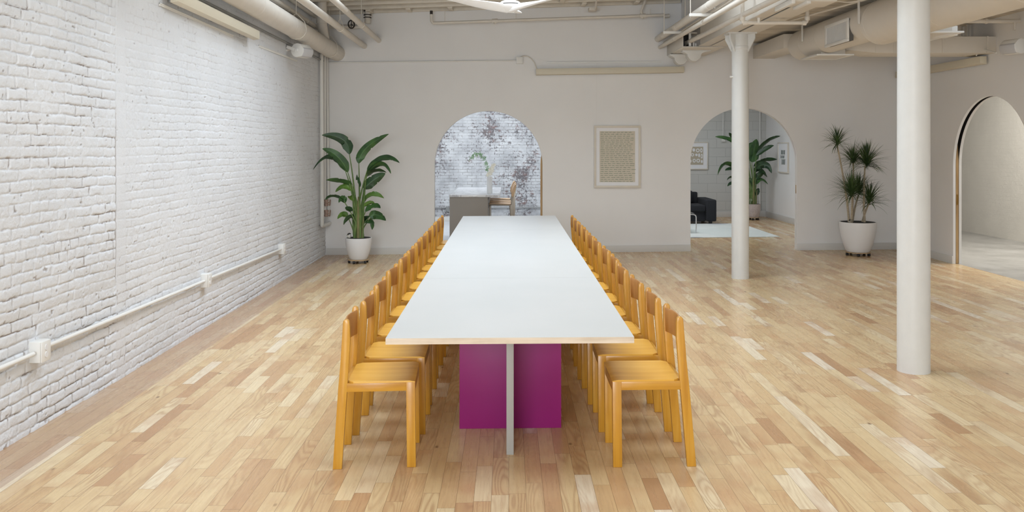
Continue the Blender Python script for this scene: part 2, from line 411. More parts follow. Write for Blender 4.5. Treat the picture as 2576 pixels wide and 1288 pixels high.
def mat_block():
    m, nt, b = newmat('painted_concrete_block'); h = NT(nt); v, uv = brick_vec(h, nt, 'xz', 0, 0)
    bt = brick_tex(h, nt, uv, 0.406, 0.2, 0.006, 0.4)
    c = h.mix(h.math('MULTIPLY', bt.outputs[1], 0.30), srgb(206,206,202), srgb(150,150,148))
    nt.links.new(c, b.inputs['Base Color']); b.inputs['Roughness'].default_value = 0.7
    hg = h.math('SUBTRACT', h.math('MULTIPLY', h.noise(v, 60, 4, 0.6), 0.25), bt.outputs[1])
    nt.links.new(h.bump(hg, 0.5, 0.008), b.inputs['Normal'])
    return m
M['block'] = mat_block()
def mat_planks_ceiling(name='painted_plank_ceiling', axis=1, w=0.21):
    m, nt, b = newmat(name); h = NT(nt); v = h.world()
    sep = nt.nodes.new('ShaderNodeSeparateXYZ'); nt.links.new(v, sep.inputs[0])
    wz = h.noise(v, 1.5, 2)
    t = h.math('ADD', h.math('DIVIDE', sep.outputs[axis], w), h.math('MULTIPLY', wz, 0.25)); fr = h.math('FRACT', t)
    e = h.math('MINIMUM', fr, h.math('SUBTRACT', 1.0, fr))
    gap = h.ramp(h.math('ADD', e, h.math('MULTIPLY', h.noise(v, 4, 3), 0.05)), [(0.028, (1,1,1,1)), (0.055, (0,0,0,1))])
    wn = h.n('ShaderNodeTexWhiteNoise', noise_dimensions='1D'); h.set(wn.inputs['W'], h.math('FLOOR', t))
    base = h.ramp(wn.outputs[0], [(0, srgb(204,196,182)), (1, srgb(224,216,203))])
    gn = h.ramp(h.noise(h.mapping(v, (2.2, 14, 14)), 1.0, 4, 0.6), [(0.56, (0,0,0,1)), (0.68, (1,1,1,1))])
    c = h.mix(h.math('MULTIPLY', gn, 0.35), base, srgb(140,124,108))
    c = h.mix(h.math('MULTIPLY', gap, 0.75), c, srgb(84,70,58))
    nt.links.new(c, b.inputs['Base Color']); b.inputs['Roughness'].default_value = 0.7
    nt.links.new(h.bump(h.math('SUBTRACT', h.noise(h.mapping(v, (3, 20, 20)), 1.0, 4), gap), 0.7, 0.01), b.inputs['Normal'])
    return m
M['plank_ceiling'] = mat_planks_ceiling()
def mat_concrete():
    m, nt, b = newmat('polished_concrete'); h = NT(nt); v = h.world()
    c = h.ramp(h.noise(v, 2.2, 6, 0.65), [(0.3, srgb(140,137,132)), (0.5, srgb(160,157,151)), (0.7, srgb(176,173,168))])
    nt.links.new(c, b.inputs['Base Color']); b.inputs['Roughness'].default_value = 0.4
    return m
M['concrete'] = mat_concrete()
def mat_pale_planks():
    m, nt, b = newmat('whitewashed_kitchen_boards'); h = NT(nt); v = h.world()
    sep = nt.nodes.new('ShaderNodeSeparateXYZ'); nt.links.new(v, sep.inputs[0])
    fr = h.math('FRACT', h.math('DIVIDE', sep.outputs[1], 0.62)); e = h.math('MINIMUM', fr, h.math('SUBTRACT', 1.0, fr))
    gap = h.ramp(e, [(0.01, (1,1,1,1)), (0.03, (0,0,0,1))])
    c = h.ramp(h.noise(h.mapping(v, (1, 8, 1)), 1.5, 4), [(0.3, srgb(196,199,203)), (0.7, srgb(216,219,222))])
    c = h.mix(h.math('MULTIPLY', gap, 0.4), c, srgb(150,150,150))
    nt.links.new(c, b.inputs['Base Color']); b.inputs['Roughness'].default_value = 0.35
    return m
M['pale_floor'] = mat_pale_planks()
def mat_marble():
    m, nt, b = newmat('veined_white_marble'); h = NT(nt); v = h.world()
    n1 = h.noise(v, 2.5, 8, 0.68, 1.6)
    ve = h.math('ABSOLUTE', h.math('SUBTRACT', n1, 0.5))
    c = h.ramp(ve, [(0.0, srgb(176,176,180)), (0.015, srgb(206,207,210)), (0.05, srgb(230,231,233)), (0.3, srgb(242,243,245))])
    nt.links.new(c, b.inputs['Base Color']); b.inputs['Roughness'].default_value = 0.15
    return m
M['marble'] = mat_marble()
def mat_rug():
    m, nt, b = newmat('pale_green_grey_rug'); h = NT(nt); v = h.world()
    n1 = h.noise(h.mapping(v, (0.7, 0.5, 1), loc=(1.2, 0.4, 0)), 1.0, 1, 0.4)
    c = h.ramp(n1, [(0.44, srgb(214,220,216)), (0.445, srgb(222,226,222)), (0.58, srgb(222,226,222)), (0.585, srgb(184,188,194))], 'LINEAR')
    nt.links.new(c, b.inputs['Base Color']); b.inputs['Roughness'].default_value = 1.0
    nt.links.new(h.bump(h.noise(v, 220, 3), 0.6, 0.005), b.inputs['Normal'])
    return m
M['rug'] = mat_rug()
def mat_leaf(name, c0, c1, rough=0.38, veins=True):
    m, nt, b = newmat(name); h = NT(nt); v = h.obj()
    c = h.ramp(h.noise(v, 7, 3), [(0.35, c0), (0.65, c1)])
    if veins:
        uv = nt.nodes.new('ShaderNodeTexCoord').outputs['UV']; sp = nt.nodes.new('ShaderNodeSeparateXYZ'); nt.links.new(uv, sp.inputs[0])
        ax = h.math('ABSOLUTE', h.math('SUBTRACT', sp.outputs[0], 0.5))
        rib = h.ramp(ax, [(0.012, (1,1,1,1)), (0.035, (0,0,0,1))])
        vein = h.math('SINE', h.math('MULTIPLY', h.math('SUBTRACT', sp.outputs[1], h.math('MULTIPLY', ax, 0.22)), 230.0))
        lt = tuple(min(1, k*1.7+0.02) for k in c1[:3])+(1,)
        c = h.mix(h.math('MULTIPLY', rib, 0.75), c, lt)
        c = h.mix(h.math('MULTIPLY', h.math('MAXIMUM', vein, 0.0), 0.045), c, lt)
        nt.links.new(h.bump(vein, 0.15, 0.002), b.inputs['Normal'])
    nt.links.new(c, b.inputs['Base Color']); b.inputs['Roughness'].default_value = rough
    return m
M['leaf'] = mat_leaf('glossy_dark_leaf', srgb(44,76,44), srgb(66,104,50))
M['leaf_light'] = mat_leaf('fresh_leaf', srgb(76,112,44), srgb(100,134,58))
M['leaf_dark'] = mat_leaf('dark_leaf', srgb(34,60,38), srgb(52,84,46))
M['stalk'] = mat_leaf('green_stalk', srgb(76,104,52), srgb(112,136,76), 0.5, False)
M['spiky'] = mat_leaf('dracaena_blade', srgb(44,66,34), srgb(84,108,58), 0.45, False)
M['cane'] = plain('dracaena_cane', srgb(172,158,136), 0.8, var=0.15, vscale=50, bump=0.6, bscale=90)
M['stem_base'] = plain('brownish_stem_base', srgb(120,118,76), 0.6, var=0.2, vscale=9)
M['sprig'] = mat_leaf('pale_green_sprig', srgb(140,180,140), srgb(176,208,172), 0.5, False)

# ------------------------------------------------------------------ room shell
BY = 13.5          # back wall
LX, RX = -2.83, 6.02
FY = -3.6
# floors
mb = MB()
def slab(mb, x0, x1, y0, y1, t=0.12):
    mb.hexa([(x0,y0,fz(x0)-t),(x1,y0,fz(x1)-t),(x1,y1,fz(x1)-t),(x0,y1,fz(x0)-t),(x0,y0,fz(x0)),(x1,y0,fz(x1)),(x1,y1,fz(x1)),(x0,y1,fz(x0))])
slab(mb, LX-0.2, RX+0.06, FY, BY+0.06)
slab(mb, 1.66, 5.9, BY+0.06, 19.8)
struct(mb.build('floor', M['floor']))
mb = MB(); slab(mb, -3.05, 1.66, BY+0.06, 19.4); struct(mb.build('floor_kitchen', M['pale_floor']))
mb = MB(); slab(mb, RX+0.06, 8.7, 6.0, 18.5); struct(mb.build('floor_side_room', M['concrete']))

# left brick wall as real relief
def vnoise(a, b, seed):
    rs = np.random.RandomState(seed); T = rs.rand(256, 256)
    ia = np.floor(a).astype(int); ib = np.floor(b).astype(int); fa = a-ia; fb = b-ib
    fa = fa*fa*(3-2*fa); fb = fb*fb*(3-2*fb)
    g = lambda i, j: T[i & 255, j & 255]
    return (g(ia,ib)*(1-fa)+g(ia+1,ib)*fa)*(1-fb)+(g(ia,ib+1)*(1-fa)+g(ia+1,ib+1)*fa)*fb
def fbm(a, b, seed, o=3, r=0.5):
    s = 0; w = 1; t = 0
    for k in range(o): s = s+w*vnoise(a*2**k, b*2**k, seed+k*7); t += w; w *= r
    return s/t
def sstep(a, b, x):
    t = np.clip((x-a)/(b-a), 0, 1); return t*t*(3-2*t)
def brick_wall():
    ys = [3.4]
    while ys[-1] < 13.52: ys.append(ys[-1]+0.0048*max(1.0, ys[-1]/5.2)**1.35)
    ys = np.array(ys); zs = np.arange(-0.12, 4.0, 0.0056)
    Y, Z = np.meshgrid(ys, zs, indexing='ij')
    wy = (fbm(Y*2.5, Z*2.5, 3)-0.5)*0.05; wz = (fbm(Y*1.1+9, Z*1.3, 5)-0.5)*0.034+(fbm(Y*5, Z*7, 6)-0.5)*0.010
    hf = (fbm(Y*16, Z*22, 11)-0.5)*0.014
    CH = 0.0665; c = np.floor((Z+wz+hf)/CH); fzc = (Z+wz+hf)/CH-c
    rs = np.random.RandomState(2); joff = rs.rand(200)*0.35; head = rs.rand(200) < 0.16
    ci = (c.astype(int)+10) % 200
    bl = np.where(head[ci], 0.106, 0.212)
    U = (Y+wy+(fbm(Y*18, Z*14, 13)-0.5)*0.014)/bl + 0.5*(ci % 2)+joff[ci]
    ui = np.floor(U); fu = U-ui
    du = np.minimum(fu, 1-fu)*bl; dz = np.minimum(fzc, 1-fzc)*CH
    rnd = np.random.RandomState(8).rand(512, 256)
    br = rnd[ui.astype(int) & 511, ci & 255]; br2 = rnd[(ui.astype(int)*3+7) & 511, (ci+31) & 255]
    d = np.minimum(du*0.9, dz)
    d = d+(fbm(Y*45, Z*45, 17, 2)-0.5)*0.005
    # relief strength: crisp left of the seam and near the floor, smeared further along
    big = fbm(Y*0.9+3, Z*0.9, 23, 3)
    st = np.where(Y < 6.29, 0.78, 0.33)
    st = st*(0.55+0.9*big)
    low = sstep(1.0, 0.15, Z)*0.5; st = np.clip(st+low*(0.5+big*0.5), 0.12, 1.05)
    up = sstep(2.0, 3.0, Z)*sstep(6.2, 6.4, Y); st = st*(1-0.35*up)
    edge = sstep(0.0012, 0.0058, d)
    lip = sstep(0.0, 0.022, d)*0.30
    H = (edge*0.65+lip-1.0)*0.0135*st
    H = H+(br-0.5)*0.0075*st+(br2-0.5)*(fzc-0.5)*0.007*st
    H = H+(fbm(Y*30, Z*30, 31, 4, 0.6)-0.5)*0.0062+(big-0.5)*0.012
    # lumpy mortar smears
    sm = sstep(0.56, 0.70, fbm(Y*3.2, Z*6, 41, 3)); H = H*(1-0.6*sm)+sm*(-0.001+(fbm(Y*40, Z*40, 43, 3)-0.5)*0.006)
    # vertical building seam
    sx = Y-6.29-(fbm(Z*2, Z*0+2, 51)-0.5)*0.03
    zm = sstep(0.66, 0.74, Z)
    H = H-0.022*np.exp(-(sx/0.007)**2)*zm*np.where((Z > 0.7) & (Z < 1.9), 1.0, 0.35)
    H = np.where((sx > 0.0) & (sx < 0.16), H*0.35+0.004, H)
    H = H+np.where(sx < 0, 0.007, 0)*zm
    # pits
    pit = sstep(0.83, 0.9, fbm(Y*26, Z*34, 61, 2)); H = H-pit*0.008
    dirt = (1-sstep(0.0, 0.0045, d))*sstep(0.46, 0.62, fbm(Y*5, Z*8, 71, 3))*np.clip(st*1.3, 0, 1.0)*(1-sm)
    dirt = np.maximum(dirt, pit*0.55)
    dirt = np.maximum(dirt, 0.75*np.exp(-(sx/0.006)**2)*sstep(0.66, 0.74, Z)*sstep(2.1, 1.7, Z))
    dirt = dirt*np.where(Y < 6.29, 0.95, 0.75)
    na, nb = Y.shape
    co = np.empty((na*nb, 3)); co[:, 0] = (LX+0.002+H).ravel(); co[:, 1] = Y.ravel(); co[:, 2] = Z.ravel()
    idx = np.arange(na*nb).reshape(na, nb)
    q = np.stack([idx[:-1, :-1], idx[1:, :-1], idx[1:, 1:], idx[:-1, 1:]], -1).reshape(-1, 4)
    me = bpy.data.meshes.new('wall_left'); me.vertices.add(na*nb); me.vertices.foreach_set('co', co.ravel())
    me.loops.add(q.size); me.loops.foreach_set('vertex_index', q.ravel().astype(np.int32))
    me.polygons.add(len(q)); me.polygons.foreach_set('loop_start', (np.arange(len(q))*4).astype(np.int32))
    me.polygons.foreach_set('loop_total', np.full(len(q), 4, np.int32))
    me.update(calc_edges=True)
    me.polygons.foreach_set('use_smooth', np.ones(len(q), bool))
    a = me.attributes.new('dirt', 'FLOAT', 'POINT'); a.data.foreach_set('value', dirt.ravel().astype(np.float32))
    me.materials.append(M['brick'])
    o = bpy.data.objects.new('wall_left', me); COL.objects.link(o); struct(o)
brick_wall()
mb = MB(); mb.box(LX-0.25, LX-0.05, FY, BY+0.1, -0.15, 5.0); mb.box(LX-0.06, LX, FY, 3.4, -0.15, 4.0)
struct(mb.build('wall_left_core', M['plain_brick']))

def arch_skin(mb, fn, u0, u1, zb, zt, arches, n0, n1, steps=40):
    """a wall leaf with round arches; fn(u,n,z)->xyz; arches [(uc,r,zs)] sorted"""
    bm = mb.bm; V = lambda u, n, z: bm.verts.new(fn(u, n, z))
    def quad(n, a, b): # a,b = (u, zlow)
        bm.faces.new([V(a[0], n, a[1]), V(b[0], n, b[1]), V(b[0], n, zt), V(a[0], n, zt)])
    cur = u0
    for uc, r, zs in arches:
        for n in (n0, n1): quad(n, (cur, zb), (uc-r, zb))
        pts = [(uc-r*math.cos(PI*k/steps), zs+r*math.sin(PI*k/steps)) for k in range(steps+1)]
        for n in (n0, n1):
            for a, b in zip(pts, pts[1:]): quad(n, a, b)
        full = [(uc-r, zb)]+pts+[(uc+r, zb)]
        for a, b in zip(full, full[1:]):
            bm.faces.new([V(a[0], n0, a[1]), V(b[0], n0, b[1]), V(b[0], n1, b[1]), V(a[0], n1, a[1])])
        cur = uc+r
    for n in (n0, n1): quad(n, (cur, zb), (u1, zb))
    bm.faces.new([V(u0, n0, zt), V(u1, n0, zt), V(u1, n1, zt), V(u0, n1, zt)])
    for u in (u0, u1): bm.faces.new([V(u, n0, zb), V(u, n1, zb), V(u, n1, zt), V(u, n0, zt)])
A1 = (-0.314, 0.834, 1.361); A2 = (3.627, 0.822, 1.416); A3 = (10.96, 0.89, 1.395)
fb = lambda u, n, z: (u, n, z)
fr_ = lambda u, n, z: (n, u, z)
def dedupe(mb): bmesh.ops.remove_doubles(mb.bm, verts=mb.bm.verts, dist=1e-5)
mb = MB()
arch_skin(mb, fb, LX-0.05, RX+0.14, -0.2, 4.0, [A1, A2], BY, BY+0.035)
arch_skin(mb, fb, LX-0.05, RX+0.14, -0.2, 4.0, [A1, A2], BY+0.08, BY+0.115)
dedupe(mb); struct(mb.build('wall_back', M['wall']))
mb = MB()
arch_skin(mb, fr_, FY, BY, -0.2, 4.0, [A3], RX, RX+0.035)
arch_skin(mb, fr_, FY, 18.5, -0.2, 4.0, [A3], RX+0.08, RX+0.115)
dedupe(mb); struct(mb.build('wall_right', M['wall']))

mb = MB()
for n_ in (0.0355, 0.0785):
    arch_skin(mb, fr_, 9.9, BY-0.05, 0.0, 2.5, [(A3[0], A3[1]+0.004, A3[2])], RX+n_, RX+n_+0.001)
dedupe(mb); struct(mb.build('wall_right_pocket_shade', M['steel_gap_shade']))  # thin black sheets painting the shade inside the door pocket

# baseboards
def bb(mb, x0, x1, y0, y1, h=0.105):
    mb.hexa([(x0,y0,fz(x0)-0.02),(x1,y0,fz(x1)-0.02),(x1,y1,fz(x1)-0.02),(x0,y1,fz(x0)-0.02),(x0,y0,fz(x0)+h),(x1,y0,fz(x1)+h),(x1,y1,fz(x1)+h),(x0,y1,fz(x0)+h)])
mb = MB(); bb(mb, LX+0.01, A1[0]-A1[1], BY-0.014, BY); bb(mb, A1[0]+A1[1], A2[0]-A2[1], BY-0.014, BY); bb(mb, A2[0]+A2[1], RX, BY-0.014, BY)
struct(mb.build('baseboard_back', M['baseboard'], bevel=0.002))
mb = MB(); bb(mb, RX-0.014, RX, A3[0]+A3[1], BY-0.014); bb(mb, RX-0.014, RX, FY, A3[0]-A3[1])
struct(mb.build('baseboard_right', M['baseboard'], bevel=0.002))

# pocket doors: leading edge follows the arch, pulled back into the wall
def pocket_door(name, fn, u_edge, sgn, r, zs, n0, n1, w=1.0):
    mb = MB(); prof = [(u_edge, 0.0)]
    for k in range(0, 15):
        a = PI/2*k/14; prof.append((u_edge+sgn*(r-r*math.cos(a)), zs+r*math.sin(a)-0.005))
    prof += [(u_edge+sgn*(r+0.3), zs+r-0.005), (u_edge+sgn*(r+0.3), 0.0)]
    x = fn(u_edge, n0, 0)[0]
    mb.prism([(a, b+fz(x)+0.004) for a, b in prof], n0, n1, lambda a, b, d: fn(a, d, b))
    o = mb.build(name, M['door_wood']); return struct(o)
d1 = pocket_door('door_1', fb, A1[0]+A1[1]-0.030, 1, A1[1], A1[2], BY+0.04, BY+0.075)
d2 = pocket_door('door_2', fb, A2[0]+A2[1]+0.002, 1, A2[1], A2[2], BY+0.04, BY+0.075)
d2.data.materials[0] = M['white']
d3 = pocket_door('door_3', fr_, A3[0]+A3[1]+0.002, 1, A3[1], A3[2], RX+0.04, RX+0.075)
mb = MB(); c = A3[0]+A3[1]; mb.box(RX+0.046, RX+0.069, c-0.002, c+0.004, 0.86, 1.0); mb.box(RX+0.052, RX+0.063, c-0.006, c+0.002, 0.91, 0.96)
o = mb.build('latch', M['brass'], d3, bevel=0.001); o['label'] = 'brass latch plate'
mb = MB(); c = A2[0]+A2[1]; mb.box(c-0.001, c+0.006, BY+0.046, BY+0.069, 0.92, 1.05)
o = mb.build('latch', M['brass'], d2, bevel=0.001); o['label'] = 'brass latch plate'

# ceilings
def zc(x): return 3.765+0.033*x      # underside of the joists in the table bay
SKY = [k[1:5] for k in SKYLIGHTS_AND_FILL[:3]]
def ceil_with_holes(mb, x0, x1, y0, y1, z, holes, t=0.05, shaft=0.75):
    ysplit = sorted(set([y0, y1]+[h[2] for h in holes]+[h[3] for h in holes]))
    for a, b in zip(ysplit, ysplit[1:]):
        hs = [h for h in holes if h[2] <= a+1e-6 and h[3] >= b-1e-6]
        if hs:
            h = hs[0]; mb.box(x0, h[0], a, b, z, z+t); mb.box(h[1], x1, a, b, z, z+t)
        else: mb.box(x0, x1, a, b, z, z+t)
    for h in holes:
        mb.box(h[0]-0.05, h[0], h[2]-0.05, h[3]+0.05, z, z+shaft); mb.box(h[1], h[1]+0.05, h[2]-0.05, h[3]+0.05, z, z+shaft)
        mb.box(h[0], h[1], h[2]-0.05, h[2], z, z+shaft); mb.box(h[0], h[1], h[3], h[3]+0.05, z, z+shaft)
mb = MB(); ceil_with_holes(mb, LX-0.1, 2.66, FY, BY, 4.0, SKY)
ceiling = struct(mb.build('ceiling', M['plank_ceiling']))
y = 13.47; k = 0
while y > 2.5:
    if not any(h[2]-0.05 < y < h[3]+0.05 for h in SKY):
        mb = MB(); a, b = LX+0.02, 2.64; t = 0.045
        mb.hexa([(a,y-t,zc(a)),(b,y-t,zc(b)),(b,y,zc(b)),(a,y,zc(a)),(a,y-t,4.0),(b,y-t,4.0),(b,y,4.0),(a,y,4.0)])
        mb.build('joist', M['ceil'], ceiling, bevel=0.006)
    y -= 0.40; k += 1
# blocking between the last joists, as seen above the wall
mb = MB()
for x, y0, y1 in ((-2.15,13.1,13.42),(-1.55,13.1,13.42),(-0.92,13.1,13.42),(-0.2,13.1,13.42),(0.75,12.7,13.02),(1.1,13.1,13.42),(1.9,13.1,13.42)):
    mb.box(x, x+0.07, y0, y1, zc(x)-0.012, 3.98)
mb.build('blocking', M['ceil'], ceiling, bevel=0.004)
mb = MB(); ceil_with_holes(mb, 3.07, RX+0.1, FY, BY, 3.24, [k[1:5] for k in SKYLIGHTS_AND_FILL[3:5]], shaft=0.7)  # openings and shafts added for the right-bay fill lights
struct(mb.build('ceiling_right', M['plank_ceiling']))
mb = MB(); ceil_with_holes(mb, -3.05, 1.66, BY+0.1, 19.6, 3.3, [SKYLIGHTS_AND_FILL[5][1:5]], shaft=0.5); struct(mb.build('ceiling_kitchen', M['wall']))
mb = MB(); ceil_with_holes(mb, 1.66, 5.95, BY+0.1, 20.0, 3.3, [SKYLIGHTS_AND_FILL[6][1:5]], shaft=0.5); struct(mb.build('ceiling_lounge', M['wall']))
mb = MB(); mb.box(RX+0.08, 8.7, 6.0, 18.5, 3.4, 3.5); struct(mb.build('ceiling_side_room', M['wall']))

# wall behind the camera, with three windows
mb = MB(); xs = [LX-0.1, -2.55, -0.25, 0.45, 2.75, 3.45, 5.75, RX+0.1]
for i in range(0, 8, 2): mb.box(xs[i], xs[i+1], FY, FY+0.15, -0.15, 4.05)
for i in (1, 3, 5): mb.box(xs[i], xs[i+1], FY, FY+0.15, -0.15, 0.85); mb.box(xs[i], xs[i+1], FY, FY+0.15, 3.05, 4.05)
struct(mb.build('wall_front', M['wall']))
for n, i in enumerate((1, 3, 5)):
    mb = MB(); a, b = xs[i], xs[i+1]
    for x in (a, (a+b)/2-0.025, b-0.05): mb.box(x, x+0.05, FY+0.05, FY+0.1, 0.85, 3.05)
    for z in (0.85, 2.2, 3.0): mb.box(a, b, FY+0.05, FY+0.1, z, z+0.05)
    w = struct(mb.build('window_%d' % (n+1), M['white']))

# rooms beyond
mb = MB(); mb.box(-3.05, 1.66, 19.2, 19.4, -0.15, 3.4); struct(mb.build('wall_kitchen_back', M['kitchen_brick']))
mb = MB(); mb.box(-3.05, -2.95, BY+0.115, 19.2, -0.15, 3.4); struct(mb.build('wall_kitchen_left', M['wall']))
mb = MB(); mb.box(1.60, 1.72, BY+0.115, 19.2, -0.15, 3.4); mb.box(1.66, 1.72, 19.2, 19.7, -0.15, 3.4); struct(mb.build('wall_partition', M['wall']))
mb = MB(); mb.box(1.72, 5.78, 19.65, 19.85, -0.15, 3.4); struct(mb.build('wall_lounge_back', M['block']))
mb = MB(); mb.box(5.78, 5.9, BY+0.115, 19.85, -0.15, 3.4); struct(mb.build('wall_lounge_right', M['wall']))
mb = MB(); mb.box(8.38, 8.6, 6.0, 18.5, -0.15, 3.5); struct(mb.build('wall_side_room_far', M['side_brick']))
mb = MB(); mb.box(RX+0.115, 8.38, 18.3, 18.5, -0.15, 3.5); mb.box(RX+0.115, 8.38, 6.0, 6.1, -0.15, 3.5); struct(mb.build('wall_side_room_end', M['wall']))
mb = MB(); bb(mb, -2.95, 1.6, 19.17, 19.2, 0.10); struct(mb.build('baseboard_kitchen', M['baseboard'], bevel=0.002))
mb = MB(); bb(mb, 1.72, 5.78, 19.632, 19.65, 0.12); bb(mb, 5.762, 5.78, BY+0.12, 19.63, 0.12); struct(mb.build('baseboard_lounge', M['baseboard'], bevel=0.002))

# ------------------------------------------------------------------ table
T = thing('conference_table', 'very long white-topped table with plywood edges and magenta crossed-panel legs', 'table', (0.005, 7.87, 0))
def tz(x): return 0.74+0.006*x
def top_seg(y0, y1):
    mb = MB(); a, b = -0.6, 0.61
    mb.hexa([(a,y0,tz(a)-0.031),(b,y0,tz(b)-0.031),(b,y1,tz(b)-0.031),(a,y1,tz(a)-0.031),(a,y0,tz(a)-0.0015),(b,y0,tz(b)-0.0015),(b,y1,tz(b)-0.0015),(a,y1,tz(a)-0.0015)])
    o = mb.build('tabletop', M['ply_edge'], T)
    o['label'] = 'pale plywood board with white laminate'
    mb = MB(); e = 0.0005
    mb.hexa([(a+e,y0+e,tz(a)-0.0015),(b-e,y0+e,tz(b)-0.0015),(b-e,y1-e,tz(b)-0.0015),(a+e,y1-e,tz(a)-0.0015),(a+e,y0+e,tz(a)),(b-e,y0+e,tz(b)),(b-e,y1-e,tz(b)),(a+e,y1-e,tz(a))])
    mb.build('laminate', M['laminate'], o)
for y0, y1 in ((4.255, 6.148), (6.150, 9.60), (9.602, 11.49)): top_seg(y0, y1)
for yc in (5.19, 7.87, 10.55):
    mb = MB(); mb.hexa([(-0.292,yc-0.018,fz(-0.292)),(0.31,yc-0.018,fz(0.31)),(0.31,yc+0.018,fz(0.31)),(-0.292,yc+0.018,fz(-0.292)),
                        (-0.292,yc-0.018,tz(-0.3)-0.031),(0.31,yc-0.018,tz(0.31)-0.031),(0.31,yc+0.018,tz(0.31)-0.031),(-0.292,yc+0.018,tz(-0.3)-0.031)])
    o = mb.build('leg_panel', M['purple'], T, bevel=0.0015); o['label'] = 'magenta crosswise leg panel'
    mb = MB(); mb.box(-0.013, 0.0265, yc-0.46, yc-0.018, 0.0, tz(0)-0.031); mb.box(-0.013, 0.0265, yc+0.018, yc+0.46, 0.0, tz(0)-0.031)
    o = mb.build('leg_panel', M['table_grey'], T, bevel=0.0015); o['label'] = 'grey lengthwise leg panel'

# ------------------------------------------------------------------ chairs
def make_chair():
    """faces +X; origin on the floor, at the back-foot line, mid width"""
    t = thing('dining_chair', '', 'chair')
    W = 0.40; hw = W/2; th = 0.028
    rear = [(0,0),(0.0475,0),(0.079,0.4135),(0.0885,0.549),(0.097,0.665),(0.0955,0.745),(0.092,0.768),(0.083,0.777),(0.070,0.777),(0.0625,0.770),(0.060,0.755),(0.045,0.549),(0.032,0.4135)]
    for s in (-1, 1):
        y0 = s*hw; y1 = s*(hw-th)
        mb = MB(); mb.prism(rear, y0, y1, lambda a, b, d: (a, d, b)); mb.build('leg', M['chair_z'], t, bevel=0.003, local=True)
        mb = MB(); mb.box(0.384, 0.431, min(y0,y1), max(y0,y1), 0, 0.445); mb.build('leg', M['chair_z'], t, bevel=0.003, local=True)
        mb = MB(); mb.box(0.075, 0.385, min(y0, s*(hw-0.022)), max(y0, s*(hw-0.022)), 0.400, 0.444); mb.build('side_rail', M['chair_x'], t, bevel=0.002, local=True)
    mb = MB(); mb.box(0.405, 0.429, -hw+th, hw-th, 0.388, 0.444); mb.build('front_rail', M['chair_y'], t, bevel=0.002, local=True)
    mb = MB(); mb.box(0.060, 0.080, -hw+th, hw-th, 0.400, 0.444); mb.build('back_rail', M['chair_y'], t, bevel=0.002, local=True)
    # seat: plywood with a shallow dish and rolled front
    mb = MB(); nx, ny = 12, 10; x0, x1 = 0.082, 0.4315
    def sz(x, y, top):
        u = (x-x0)/(x1-x0); v = y/hw
        z = 0.4535-0.004*math.sin(PI*min(1, u*1.05))*(1-v*v) - (0.006*max(0, (u-0.93)/0.07)**2)
        return z if top else 0.4442
    G = {}
    for top in (0, 1):
        for i in range(nx+1):
            for j in range(ny+1):
                x = x0+(x1-x0)*i/nx; yv = -hw+W*j/ny
                if i <= 0: yv = max(-hw+th+0.001, min(hw-th-0.001, yv))
                G[top,i,j] = mb.bm.verts.new((x, yv, sz(x, yv, top)))
    for i in range(nx):
        for j in range(ny):
            mb.bm.faces.new((G[1,i,j],G[1,i+1,j],G[1,i+1,j+1],G[1,i,j+1])).smooth = True
            mb.bm.faces.new((G[0,i,j],G[0,i,j+1],G[0,i+1,j+1],G[0,i+1,j]))
    for i in range(nx):
        mb.bm.faces.new((G[0,i,0],G[0,i+1,0],G[1,i+1,0],G[1,i,0])); mb.bm.faces.new((G[0,i,ny],G[1,i,ny],G[1,i+1,ny],G[0,i+1,ny]))
    for j in range(ny):
        mb.bm.faces.new((G[0,0,j],G[1,0,j],G[1,0,j+1],G[0,0,j+1])); mb.bm.faces.new((G[0,nx,j],G[0,nx,j+1],G[1,nx,j+1],G[1,nx,j]))
    o = mb.build('seat', M['chair_seat'], t, local=True); 
    # curved backrest
    mb = MB(); n = 14; prof = []
    z0, z1 = 0.622, 0.757
    def bx(y, z): return 0.084-0.030*(1-(y/(hw-th))**2)+0.006*(0.69-z)/0.07*0
    ys = [-(hw-th)+(W-2*th)*k/n for k in range(n+1)]
    grid = {}
    for f, off in ((0, -0.006), (1, 0.006)):
        for a, y_ in enumerate(ys):
            for b_, z in enumerate((z0, z0+0.004, z1-0.008, z1)):
                inset = 0.003 if b_ in (0, 3) else 0
                grid[f,a,b_] = mb.bm.verts.new((bx(y_, z)+off*(1-inset/0.006)+ (z-0.69)*0.03, y_, z))
    for a in range(n):
        for b_ in range(3):
            mb.bm.faces.new((grid[0,a,b_],grid[0,a+1,b_],grid[0,a+1,b_+1],grid[0,a,b_+1])).smooth = True
            mb.bm.faces.new((grid[1,a,b_],grid[1,a,b_+1],grid[1,a+1,b_+1],grid[1,a+1,b_])).smooth = True
        mb.bm.faces.new((grid[0,a,0],grid[1,a,0],grid[1,a+1,0],grid[0,a+1,0])); mb.bm.faces.new((grid[0,a,3],grid[0,a+1,3],grid[1,a+1,3],grid[1,a,3]))
    for a in (0, n):
        for b_ in range(3): mb.bm.faces.new((grid[0,a,b_],grid[0,a,b_+1],grid[1,a,b_+1],grid[1,a,b_]))
    o = mb.build('backrest', M['chair_back'], t, local=True); o['label'] = 'curved browner plywood backrest'
    return t
chair0 = make_chair(); used = [False]
ORD = ['first','second','third','fourth','fifth','sixth','seventh','eighth','ninth','tenth','eleventh','twelfth']
def place_chair(x, y, side, rot, label):
    c = copy_tree(chair0) if used[0] else chair0; used[0] = True
    c.location = (x, y, fz(x)); base = 0 if side == 'L' else PI
    c.rotation_euler = (Matrix.Rotation(-math.atan(TILT), 3, 'Y') @ Matrix.Rotation(base+rot, 3, 'Z')).to_euler()
    c['label'] = label; c['category'] = 'chair'; c['group'] = 'honey wooden chairs along both sides of the table'
